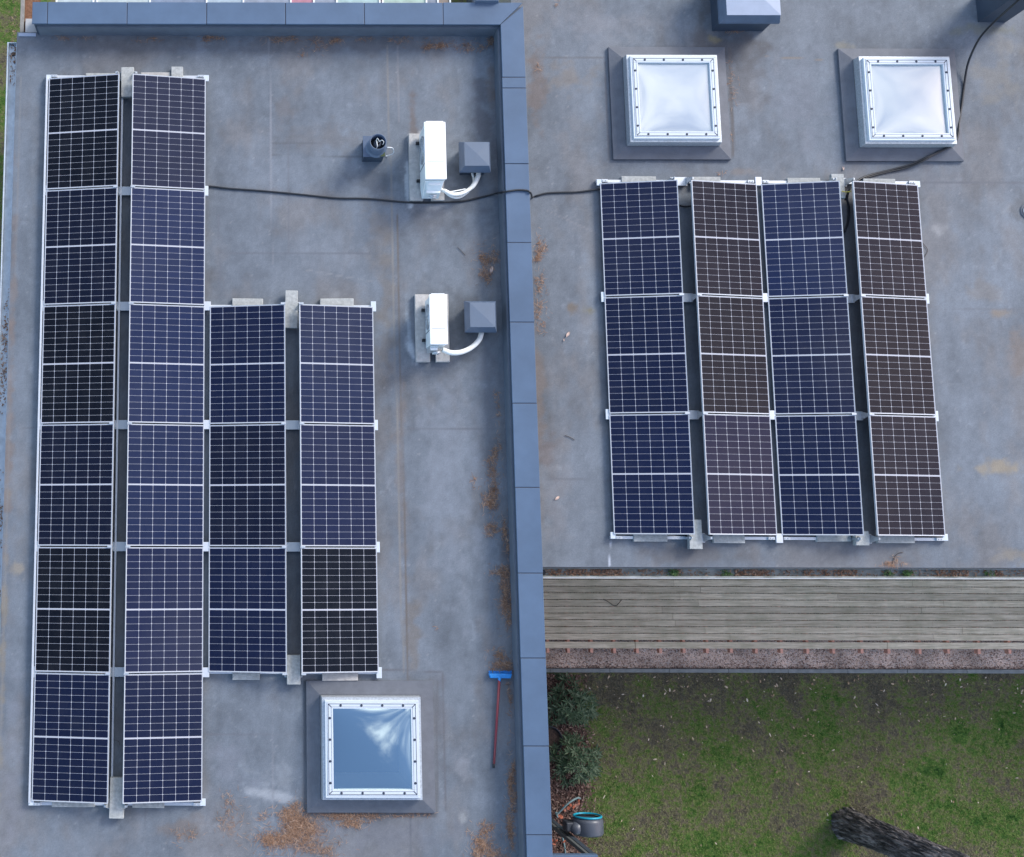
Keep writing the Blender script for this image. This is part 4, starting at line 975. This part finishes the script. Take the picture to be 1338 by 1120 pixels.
tag(m.build('power_cable', M['cable'], smooth=True), 'black cable looping past the right-hand skylight from the corner chimney', 'cable')
pts = [(1243, 191.5, ZR + .12), (1222, 201.5, ZR + .10), (1205, 211, ZR + .09), (1186, 219, ZR + .04), (1160, 225, ZR + .02), (1138, 230.5, ZR + .02), (1122, 236, ZR + .05), (1110, 247, ZR + .09), (1104, 262, ZR + .05)]
m = MB(); m.tube(spline([U(*p) for p in pts], 6), .013, 8)
tag(m.build('power_cable', M['cable'], smooth=True), 'thinner second cable beside the looping one below the right-hand skylight', 'cable')
m = MB(); m.tube(spline([U(1100, 250, ZR + .17), U(1106, 251, ZR + .18), U(1112, 250, ZR + .2)], 6), .008, 6)
tag(m.build('yellow_wire', M['yellowcable'], smooth=True), 'short yellow wire at the top of the gap left of the rightmost column', 'wire')
m = MB(); m.tube(spline([U(886, 268, ZR + .05), U(895, 270, ZR + .03), U(906, 269, ZR + .05)], 6), .015, 6)
tag(m.build('cable_link', M['cable'], smooth=True), 'short black cable crossing the gap between the first two right-roof columns', 'cable')

# ------------------------------------------------------------------ broom
bh = U(653.5, 883, .05)
br = empty('broom', (bh[0], bh[1], 0), 'blue-headed broom with red handle lying on the left roof', 'broom')
m = MB(); hx = .165
m.hexa([(bh[0] - hx + .02, bh[1] - .035, .035), (bh[0] + hx - .02, bh[1] - .035, .035), (bh[0] + hx, bh[1] + .03, .035), (bh[0] - hx, bh[1] + .03, .035), (bh[0] - hx + .03, bh[1] - .03, .075), (bh[0] + hx - .02, bh[1] - .035, .075), (bh[0] + hx, bh[1] + .025, .075), (bh[0] - hx, bh[1] + .03, .075)])
hd = m.build('head', M['blueplastic'], br, bevel=.008)
m = MB()
for i in range(90): 
    x = bh[0] - hx + .01 + (2 * hx - .02) * rng.random(); m.tube([(x, bh[1] + .025, .04 + rng.random() * .03), (x + rng.normal() * .012, bh[1] + .055 + rng.random() * .015, .02 + rng.random() * .05)], .004, 4)
m.build('bristles', M['bristle'], hd)
p0, p1 = U(652.5, 889, .07), U(645.5, 998, .03)
m = MB(); m.tube([p0, p1], [.019, .016], 10); hnd = m.build('handle', M['redhandle'], br, smooth=True)
p2 = U(645, 1003.5, .03); m = MB(); m.tube([p1, p2], .016, 10); m.build('handle_grip', M['black'], hnd, smooth=True)
m = MB(); m.tube([(bh[0] - .01, bh[1] - .02, .07), U(652.3, 892, .068)], [.024, .018], 10); m.build('socket', M['blueplastic'], hd, smooth=True)

# roof drain at right edge
c = U(1344, 276, ZR); dr = empty('roof_drain', (c[0], c[1], ZR), 'round metal roof drain half out of frame at the right edge', 'roof drain')
m = MB(); m.lathe([(.13, .001), (.125, .012), (.08, .006), (.07, -.01)], 32, (c[0], c[1], ZR)); m.build('collar', M['flange'], dr, smooth=True)
m = MB(); m.tube([(c[0] + .085 * math.cos(t * .2618), c[1] + .085 * math.sin(t * .2618), ZR + .02) for t in range(24)], .007, 6, closed=True)
for k in range(6):
    an = k * math.pi / 6; m.tube([(c[0] + .085 * math.cos(an), c[1] + .085 * math.sin(an), ZR + .02), (c[0], c[1], ZR + .045), (c[0] - .085 * math.cos(an), c[1] - .085 * math.sin(an), ZR + .02)], .004, 5)
m.build('strainer', M['galv'], dr, smooth=True)

# single leaves and twigs on the roofs
def leaf(px, py, z, L, yaw, label):
    c = U(px, py, z + .012); m = MB(); n = 7; pr = []
    for i in range(n + 1):
        t = i / n; wv = .38 * L * math.sin(math.pi * (t * .92 + .04)) ** .8
        for sgn in (-1, 0, 1): pr.append(((t - .5) * L, sgn * wv / 2, .012 * math.sin(t * 4 + sgn) + (.0 if sgn else -.006)))
    m.v = pr
    for i in range(n):
        for k in range(2): b = i * 3 + k; m.f.append((b, b + 1, b + 4, b + 3))
    o = m.build('dry_leaf', M['paleleaf'], smooth=True); o.location = c; o.rotation_euler[2] = math.radians(yaw)
    return tag(o, label, 'leaf', 'single dry leaves on the roofs')
leaf(742, 437, ZR, .10, 55, 'pale curled dry leaf on the right roof between coping and solar array')
leaf(737, 444, ZR, .05, 80, 'tiny brown leaf just below the pale curled leaf on the right roof')
leaf(728, 651, ZR, .09, 40, 'slim orange-white dry leaf on the right roof by the lower coping')
leaf(642, 353, 0, .12, 75, 'pale leaf lying in the needles right of the left roof vents')
leaf(1102, 220, ZR, .07, 85, 'small tan leaf just below the right-hand skylight')
def twig(pl, z, r, label):
    m = MB(); m.tube(spline([U(x, y, z + .012) for x, y in pl], 6), r * .7, 5); return tag(m.build('twig', M['twig'], smooth=True), label, 'twig', 'twigs on the roofs and deck')
twig([(1206, 318), (1210, 323), (1212, 328), (1208, 336)], ZR, .005, 'thin curved twig beside the rightmost solar column')
twig([(738, 569), (744, 571), (751, 575)], ZR, .006, 'thin dark twig left of the right array, lower half')
twig([(1166, 737), (1169, 728), (1174, 723), (1180, 722)], ZR, .006, 'twig at the eave below the rightmost solar column')
twig([(598, 323), (603, 328), (608, 334)], 0, .005, 'short dark twig on the left roof left of the needle drift')
twig([(788, 783), (796, 787), (801, 791), (806, 791), (812, 784)], -3.29, .008, 'forked twig lying on the timber deck')
twig([(145, 968), (149, 967), (155, 969), (156, 974)], 0.0, .004, 'thin wire-like twig in the gap near the lowest long-column panels')

# ------------------------------------------------------------------ timber deck
ZD = -3.3
dk_ = empty('timber_deck', (9, -.9, ZG), 'weathered grey timber deck strip along the right-hand wing', 'deck')
m = MB(); yb = [U(712, p, ZD)[1] for p in (847, 838.6)]
pitch = .1104; ytop = U(712, 836.3, ZD)[1]
for k in range(13):
    ya = ytop + k * pitch; 
    x = XO + .02
    while x < 15.8:
        L = random.uniform(2.6, 4.4); x2 = min(x + L, 16)
        dz_ = random.uniform(-.002, .002)
        m.box(x, x2 - .004, ya + .005, ya + pitch - .0045, ZD - .026, ZD + dz_); x = x2
def deckmat():
    mm = bpy.data.materials.new('deck_boards'); mm.use_nodes = True; t = mm.node_tree; b = t.nodes['Principled BSDF']; b.inputs['Roughness'].default_value = .85
    g = N(t, 'ShaderNodeNewGeometry'); mp_ = N(t, 'ShaderNodeMapping'); mp_.inputs['Scale'].default_value = (1.6, 26, 10); t.links.new(g.outputs['Position'], mp_.inputs['Vector'])
    n1 = N(t, 'ShaderNodeTexNoise', i_Scale=1.6, i_Detail=9.0, i_Roughness=.7); t.links.new(mp_.outputs[0], n1.inputs['Vector'])
    n2 = N(t, 'ShaderNodeTexNoise', i_Scale=2.4, i_Detail=7.0, i_Roughness=.68); t.links.new(g.outputs['Position'], n2.inputs['Vector'])
    r = N(t, 'ShaderNodeValToRGB'); t.links.new(n1.outputs['Fac'], r.inputs[0]); e = r.color_ramp.elements
    e[0].position = .30; e[0].color = (.36, .28, .18, 1); e[1].position = .70; e[1].color = (.86, .73, .54, 1); k = e.new(.5); k.color = (.64, .53, .38, 1)
    r2 = N(t, 'ShaderNodeMapRange', i_1=.44, i_2=.66, i_3=0.0, i_4=.55); t.links.new(n2.outputs['Fac'], r2.inputs[0])
    mxx = N(t, 'ShaderNodeMix', data_type='RGBA'); t.links.new(r2.outputs[0], mxx.inputs['Factor']); t.links.new(r.outputs[0], mxx.inputs['A']); mxx.inputs['B'].default_value = (.36, .33, .21, 1)
    hs = N(t, 'ShaderNodeMix', data_type='RGBA', blend_type='MULTIPLY'); hs.inputs['Factor'].default_value = 1
    mr = N(t, 'ShaderNodeMapRange', i_1=0.0, i_2=1.0, i_3=.82, i_4=1.14); t.links.new(g.outputs['Random Per Island'], mr.inputs[0])
    t.links.new(mxx.outputs['Result'], hs.inputs['A']); t.links.new(mr.outputs[0], hs.inputs['B']); t.links.new(hs.outputs['Result'], b.inputs['Base Color'])
    bp = N(t, 'ShaderNodeBump', i_Strength=.5, i_Distance=.004); t.links.new(n1.outputs['Fac'], bp.inputs['Height']); t.links.new(bp.outputs[0], b.inputs['Normal'])
    return mm
DM = deckmat(); m.build('boards', DM, dk_)
m = MB(); m.box(XO + .02, U(829.5, 843, ZD)[0], yb[0], yb[1], ZD - .03, ZD + .002); m.box(U(830.3, 843, ZD)[0], 11.0, yb[0], yb[1], ZD - .03, ZD + .001); m.box(11.006, 16, yb[0], yb[1], ZD - .03, ZD + .002); m.build('edge_board', DM, dk_)
jx = [715.7, 742.6, 772.8, 802.7, 832.7, 862.8, 893.6, 924, 955.4, 988, 1021, 1055, 1089, 1126, 1161, 1201.6, 1239, 1279, 1319, 1360]
for i, p in enumerate(jx):
    c = U(p, 852, ZD - .05); x = c[0] + .0
    m = MB(); m.box(x - .024, x + .024, yb[0] - .075 - random.uniform(0, .012), -.6, ZD - .15, ZD - .033); m.build('joist', M['woodend'], dk_, bevel=.003)
# edging stone
ks = tag(MB().build('tmp', M['curb']), 'x') ; bpy.data.objects.remove(ks)
m = MB(); x = XO + .03; ya, yb_ = -2.025, -1.962
while x < 16:
    x2 = x + 1.0; m.box(x, x2 - .005, ya + random.uniform(-.002, .002), yb_, ZG - .2, ZG + .06 + random.uniform(-.003, .003)); x = x2
tag(m.build('garden_kerb', M['curb'], bevel=.004), 'straight grey concrete kerb between the gravel strip and the lawn', 'kerb')

# ------------------------------------------------------------------ garden
def bed_in(x, y):
    return 4.42 < x < 5.9 + .1 * math.sin(y * 3.1) and -5.6 < y < -2.06
it = []
for i in range(15000):
    x, y = rng.uniform(4.45, 6.15), rng.uniform(-5.3, -2.06)
    if not bed_in(x - rng.exponential(.09), y): continue
    it.append((x, y, ZG + .012 + rng.random() * .05, rng.uniform(.02, .065), rng.uniform(.009, .026), rng.random() * 6.28, rng.normal() * .35, rng.normal() * .008))
scatter('leaf_mulch', it, M['mulch'], 'reddish brown leaf litter covering the planting bed', 'leaf litter')
it = []
for i in range(24):
    c = U(*[(733, 1066), (722, 1062), (748, 1055), (738, 1056), (765, 1005), (735, 1100)][rng.integers(0, 6)], ZG)
    it.append((c[0] + rng.normal() * .08, c[1] + rng.normal() * .06, ZG + .05 + rng.random() * .03, rng.uniform(.04, .08), rng.uniform(.025, .05), rng.random() * 6.28, rng.normal() * .35, .01))
scatter('red_leaves', it, M['redleaf'], 'scattered orange-red leaves in the bed near the hose reel', 'leaves')
# blades
def blades(name, x0, x1, y0, y1, n, cond, label):
    X = rng.uniform(x0, x1, n); Y = rng.uniform(y0, y1, n); k = np.array([cond(a, b) for a, b in zip(X, Y)]); X, Y = X[k], Y[k]; n = len(X)
    dens = VN1.fbm(X * 1.3 + 30, Y * 1.3 + 30, 4); keep = rng.random(n) < .35 + 1.1 * dens; X, Y = X[keep], Y[keep]; n = len(X)
    yaw = rng.random(n) * 6.28; ln = rng.uniform(.022, .06, n); lean = rng.uniform(.25, 1.25, n); wv = rng.uniform(.003, .0065, n)
    dx, dy = np.cos(yaw), np.sin(yaw); hz = ln * np.cos(lean); hr = ln * np.sin(lean)
    sx, sy = -dy * wv, dx * wv; Z = np.full(n, ZG)
    V = np.stack([np.stack([X - sx, Y - sy, Z], -1), np.stack([X + sx, Y + sy, Z], -1), np.stack([X + dx * hr, Y + dy * hr, Z + hz], -1)], 1).reshape(-1, 3)
    me = bpy.data.meshes.new(name); me.vertices.add(3 * n); me.vertices.foreach_set('co', V.ravel()); me.loops.add(3 * n); me.loops.foreach_set('vertex_index', np.arange(3 * n, dtype=np.int32))
    me.polygons.add(n); me.polygons.foreach_set('loop_start', np.arange(0, 3 * n, 3, dtype=np.int32)); me.update(calc_edges=True); me.materials.append(M['blade'])
    o = bpy.data.objects.new(name, me); COL.objects.link(o); tag(o, label, 'grass', kind='stuff')
blades('grass', 5.6, 15, -6.2, -2.045, 210000, lambda x, y: not (x < 5.95 + .1 * math.sin(y * 3.1) - .0 + rng.normal() * .07), 'short mossy green lawn with bare worn patches beside the kerb')
blades('grass', -6.5, -3.45, 1.0, 11.0, 60000, lambda x, y: True, 'strip of green grass left of the house eave')
it = []
for i in range(300):
    x = rng.uniform(5.9, 14.5); y = -2.07 - rng.exponential(.6)
    if y < -6: continue
    s_ = rng.random() ** 2
    it.append((x, y, ZG + .03 + rng.random() * .015, .014 + .05 * s_, .008 + .022 * s_, rng.random() * 6.28, rng.normal() * .3, rng.random() * .012))
for i in range(90): it.append((rng.uniform(5.9, 14.5), rng.uniform(-6, -2.1), ZG + .035, rng.uniform(.02, .07), rng.uniform(.004, .02), rng.random() * 6.28, rng.normal() * .3, .006))
scatter('fallen_leaves', it, M['lawnleaf'], 'pale fallen leaves scattered over the lawn, thickest along the kerb', 'fallen leaves')
# dead grass / dirt specks on gravel edge
it = []
for i in range(900):
    x = rng.uniform(4.5, 15); e_ = rng.random() < .75
    y = -1.95 + rng.exponential(.018) if e_ else rng.uniform(-1.9, -1.7)
    it.append((x, y, ZG + .04 + rng.random() * .01, rng.uniform(.01, .04), rng.uniform(.006, .018), rng.random() * 6.28, rng.normal() * .2, .003))
scatter('gravel_debris', it, M['mulch'], 'dark soil and debris along the lower edge of the gravel strip', 'debris')

# shrubs with whorled leaves
def shrub(cx, cy, rx, ry, h, n, seed, label):
    r = np.random.default_rng(seed); e = empty('shrub', (cx, cy, ZG), label, 'shrub', 'evergreen shrubs by the wall')
    V, Fc = [], []
    tips = []
    for i in range(n):
        a = r.random() * 6.28; rad = math.sqrt(r.random()) * (1.05 + .22 * r.normal() * .5 + .16 * math.sin(a * 3 + seed) + .1 * math.sin(a * 5)); 
        x, y = cx + rx * rad * math.cos(a), cy + ry * rad * math.sin(a); z = ZG + h * (1 - .75 * rad ** 2) * r.uniform(.55, 1.05) + .05
        tips.append((x, y, z)); k = r.integers(6, 10); a0 = r.random() * 6.28; out_ = Vector((math.cos(a) * rad * .5, math.sin(a) * rad * .5, 1)).normalized()
        tx = out_.orthogonal().normalized(); ty = out_.cross(tx)
        for q in range(k):
            an = a0 + q * 6.283 / k + r.normal() * .15; L = r.uniform(.075, .14); W = L * r.uniform(.17, .26); el = r.uniform(-.15, .55)
            d = (tx * math.cos(an) + ty * math.sin(an)) * math.cos(el) + out_ * math.sin(el); s_ = d.cross(out_).normalized()
            b0 = Vector((x, y, z)); nn_ = s_.cross(d)
            m1 = b0 + d * L * .5 + nn_ * -.008; m2 = b0 + d * L + nn_ * .012
            b = len(V); V += [b0, m1 - s_ * W / 2 + nn_ * .006, m1, m1 + s_ * W / 2 + nn_ * .006, m2]
            Fc += [(b, b + 2, b + 1), (b, b + 3, b + 2), (b + 1, b + 2, b + 4), (b + 2, b + 3, b + 4)]
    m = MB(); m.v = [tuple(v) for v in V]; m.f = Fc; m.build('foliage', M['shrub'], e, fix=False)
    m = MB()
    for t_ in tips[::4]: m.tube([(cx + (t_[0] - cx) * .15, cy + (t_[1] - cy) * .15, ZG), (cx + (t_[0] - cx) * .7, cy + (t_[1] - cy) * .7, ZG + (t_[2] - ZG) * .6), t_], [.012, .008, .004], 4)
    m.build('stems', M['twig'], e)
c = U(747, 920, ZG + .3); shrub(c[0] - .04, c[1], .46, .37, .50, 105, 3, 'dark green evergreen shrub nearer the kerb, partly under the coping')
c = U(754, 996, ZG + .3); shrub(c[0], c[1], .38, .36, .50, 100, 8, 'round dark green evergreen shrub beside the black ring, further from the kerb')
# black ring (plant pot rim) under the eave
c = U(717, 967, ZG + .12); pt_ = empty('plant_pot', (c[0], c[1], ZG), 'large black plant pot in the bed, half hidden by the coping', 'plant pot')
m = MB(); m.lathe([(.17, 0), (.22, .12), (.235, .125), (.235, .14), (.215, .14), (.205, .10), (.16, .02)], 40, (c[0], c[1], ZG)); m.build('pot_body', M['pot'], pt_, smooth=True)
m = MB(); m.lathe([(.001, .085), (.205, .085)], 30, (c[0], c[1], ZG)); m.build('potting_soil', M['soil'], pt_)

# canopy with post and hose reel
ZC = -.80
cn = empty('canopy', (5.33, -4.33, ZG), 'blue-grey edged flat canopy at the bottom edge on a dark corner post', 'canopy')
m = MB(); m.box(XO + .003, 5.345, -4.42, -4.33, ZC - .10, ZC); m.box(5.255, 5.345, -7.5, -4.4205, ZC - .10, ZC); m.build('edge_trim', M['coping'], cn, bevel=.004)
m = MB(); m.box(XO + .01, 5.25, -7.5, -4.425, ZC - .08, ZC - .02); m.build('canopy_roof', M['copdark'], cn)
m = MB(); m.box(5.345 - .075, 5.345, -4.335 - .085, -4.34, ZG, ZC - .1); m.build('post', M['post'], cn, bevel=.004)
m = MB(); m.box(5.345 - .13, 5.345 - .078, -4.34 - .07, -4.345, ZG, ZC - .1); m.build('downpipe', M['postgrey'], cn, bevel=.01)
ZH = -2.15
c = U(768, 1079, ZH); hr = empty('hose_reel', (c[0], c[1], ZH - .25), 'grey wall-mounted garden hose reel with a turquoise ring', 'hose reel')
hx_, hy_ = c[0], c[1]
m = MB(); R0 = .235
m.lathe([(R0 - .05, hy_ + .13), (R0 - .005, hy_ + .11), (R0, hy_ + .07), (R0, hy_ - .10), (R0 - .02, hy_ - .13), (.05, hy_ - .14), (.001, hy_ - .14)], 40, (hx_, 0, ZH), 'Y'); drm = m.build('drum_housing', M['reel'], hr, smooth=True)
m = MB(); m.lathe([(.001, hy_ + .115), (R0 - .05, hy_ + .115)], 40, (hx_, 0, ZH), 'Y'); m.build('side_face', M['reeldark'], drm)
m = MB(); m.tube([(hx_ + (R0 - .028) * math.cos(t * .15708), hy_ + .145, ZH + (R0 - .028) * math.sin(t * .15708)) for t in range(40)], .016, 8, closed=True); m.build('ring', M['cyan'], drm, smooth=True, label='turquoise ring')
m = MB(); m.lathe([(.001, .12), (.07, .11), (.10, .05), (.10, -.08), (.07, -.12), (.001, -.12)], 24, (hx_ - .20, hy_ - .02, ZH + .06)); m.build('handle_housing', M['reel'], hr, smooth=True)
m = MB(); m.box(hx_ - .36, hx_ - .20, hy_ - .07, hy_ + .07, ZH - .14, ZH + .12); m.build('wall_bracket', M['reeldark'], hr, bevel=.02)
m = MB(); m.tube(spline([(hx_ - .30, hy_ - .05, ZH - .1), (hx_ - .34, hy_ - .15, ZH - .6), U(731, 1085, ZG + .15), U(736, 1098, ZG + .06), U(739, 1118, ZG + .05), U(738, 1140, ZG + .05)], 8), .014, 8); m.build('hose', M['hose'], hr, smooth=True)
m = MB(); m.tube(spline([U(727, 1065, ZG + .12), U(731, 1061, ZG + .14), U(740, 1052, ZG + .2), U(748, 1046, ZG + .2), U(755, 1042.5, ZG + .14), U(758, 1043.5, ZG + .08)], 8), .016, 8)
m.tube(spline([U(729, 1068, ZG + .08), U(726, 1062, ZG + .12), U(731, 1063, ZG + .12)], 8), .012, 6)
tag(m.build('garden_hose', M['hose'], smooth=True), 'loose curved piece of grey-green hose on the leaf litter', 'hose')

# pine tree: trunk, limbs and an out-of-frame crown
b0 = Vector(U(1107, 1077, ZG)); t0 = Vector(U(1210, 1117.5, -1.0)); lean = (t0 - b0) / (t0.z - b0.z)
tr = empty('pine_tree', tuple(b0), 'dark ridged pine trunk leaning out of frame at the bottom right', 'tree')
m = MB(); na, nh = 180, 260; HT = 9.5; vt = VN(21); vt2 = VN(22)
zz_ = np.linspace(0, 1, nh) ** 1.25 * HT; an = np.linspace(0, 2 * np.pi, na, endpoint=False)
A, Z_ = np.meshgrid(an, zz_)
rad = .252 * (1 - .050 * Z_) + .04 * np.exp(-Z_ * 5) * (1 + .35 * np.sin(A * 5 + 1)) 
rid = np.abs(vt.fbm(A / 6.2832 * 34 + .9 * np.sin(Z_ * 1.7), Z_ * 2.6 + 4, 3, .5) - .5) * 2
rid2 = vt2.fbm(A / 6.2832 * 60, Z_ * 12, 3, .6)
wrap = np.minimum(A / .35, 1) * np.minimum((2 * np.pi - A) / .35, 1)
rad = rad - .030 * (1 - np.clip(rid * 2.6, 0, 1)) * np.clip(wrap, .2, 1) + .020 * (rid2 - .5)
cxv = lean.x * Z_ + .02 * np.sin(Z_ * .8); cyv = lean.y * Z_
V = np.stack([cxv + rad * np.cos(A), cyv + rad * np.sin(A), Z_ - .05], -1).reshape(-1, 3)
m.v = [tuple(v) for v in V]
for i in range(nh - 1):
    for k in range(na): l = (k + 1) % na; m.f.append((i * na + k, i * na + l, (i + 1) * na + l, (i + 1) * na + k))
def barkmat():
    mm = bpy.data.materials.new('bark_plates'); mm.use_nodes = True; t = mm.node_tree; b = t.nodes['Principled BSDF']; b.inputs['Roughness'].default_value = .9
    tcn = N(t, 'ShaderNodeTexCoord'); mp_ = N(t, 'ShaderNodeMapping'); mp_.inputs['Scale'].default_value = (9, 9, 1.5); t.links.new(tcn.outputs['Object'], mp_.inputs['Vector'])
    n1 = N(t, 'ShaderNodeTexNoise', i_Scale=1.6, i_Detail=10.0, i_Roughness=.68); t.links.new(mp_.outputs[0], n1.inputs['Vector'])
    r = N(t, 'ShaderNodeValToRGB'); t.links.new(n1.outputs['Fac'], r.inputs[0]); e = r.color_ramp.elements
    e[0].position = .38; e[0].color = (.022, .019, .018, 1); e[1].position = .62; e[1].color = (.31, .27, .25, 1); k = e.new(.50); k.color = (.095, .082, .078, 1)
    t.links.new(r.outputs[0], b.inputs['Base Color']); bp = N(t, 'ShaderNodeBump', i_Strength=.9, i_Distance=.02); t.links.new(n1.outputs['Fac'], bp.inputs['Height']); t.links.new(bp.outputs[0], b.inputs['Normal'])
    return mm
m.build('trunk', barkmat(), tr, local=True, fix=False)
m = MB(); ff = []
rr_ = np.random.default_rng(5)
for k in range(16):
    z = 7.2 + k * .13; a = k * 2.4; L = 1.9 - k * .07; p0 = Vector((lean.x * z, lean.y * z, z)); d = Vector((math.cos(a), math.sin(a), .25))
    # limbs reach away from the house side a little more than toward it
    if d.x < 0: d.x = -d.x
    pth = [p0, p0 + d * L * .5, p0 + d * L + Vector((0, 0, .15))]; m.tube(pth, [.06, .04, .012], 6)
    for q in range(34):
        t_ = rr_.uniform(.35, 1.05); c_ = p0 + d * L * t_ + Vector(rr_.normal(size=3) * .18)
        for s_ in range(16):
            v = Vector(rr_.normal(size=3)).normalized() * .13; sd2 = v.cross(Vector((0, 0, 1))).normalized() * .006; ff.append((c_, c_ + v + sd2, c_ + v - sd2))
m.build('limbs', M['twig'], tr, local=True, smooth=True)
m = MB(); m.v = [tuple(p) for q in ff for p in q]; m.f = [(3 * i, 3 * i + 1, 3 * i + 2) for i in range(len(ff))]; m.build('crown', M['pine'], tr, local=True, fix=False)

# ------------------------------------------------------------------ beyond the far parapet
gr = empty('glass_roof', (0, 8.7, -.3), 'strip of pale glass panes with white glazing bars beyond the far parapet', 'glass roof')
xs_ = [74, 122, 127, 196, 270, 318, 380, 410, 440, 496, 500, 557, 572, 588]; cl = [(.75, .85, .85), (.6, .65, .7), (.78, .88, .86), (.35, .42, .55), (.6, .72, .8), (.45, .5, .6), (.75, .35, .42), (.45, .5, .6), (.62, .82, .8), (.3, .22, .25), (.65, .82, .70), (.38, .42, .5), (.45, .35, .28)]
zg = -.15
for i in range(len(xs_) - 1):
    a, b = U(xs_[i], 3, zg)[0], U(xs_[i + 1], 3, zg)[0]
    m = MB(); m.box(a + .012, b - .012, 8.04, 9.6, zg - .02, zg)
    m.build('pane', mat('pane_tint_%d' % i, tuple(q * .6 for q in cl[i]), rough=.25, var=.18, scale=9), gr)
m = MB()
for x_ in xs_: 
    a = U(x_, 3, zg)[0]; m.box(a - .012, a + .012, 8.04, 9.6, zg - .03, zg + .02)
m.build('glazing_bar', M['white'], gr)
# lower lean-to trough at the top left corner
lt = empty('planter_box', (-3.0, 8.5, -.3), 'narrow timber-edged planter full of rusty leaves at the top left corner', 'planter')
a0, a1 = U(26.5, 20, -.05)[0], U(31.5, 20, -.05)[0]
m = MB(); m.box(a0, a1, 7.75, 10.5, -.35, -.05); m.build('timber_edge', M['woodedge'], lt, bevel=.004)
m = MB(); m.box(a1 + .003, -2.92, 7.75, 10.5, -.35, -.10); m.build('planting_soil', mat('rusty_leaves', (.14, .06, .03), rough=.9, col2=(.26, .13, .07), scale=28, bump=.8, bscale=60), lt)
fx0, fx1 = U(24, 45, .02)[0], U(47, 45, .02)[0]
m = MB(); m.box(fx0, fx1, U(30, 47, .02)[1], U(30, 43.2, .02)[1], -.03, .02); m.build('end_flashing', M['venttop'], lt, bevel=.003)
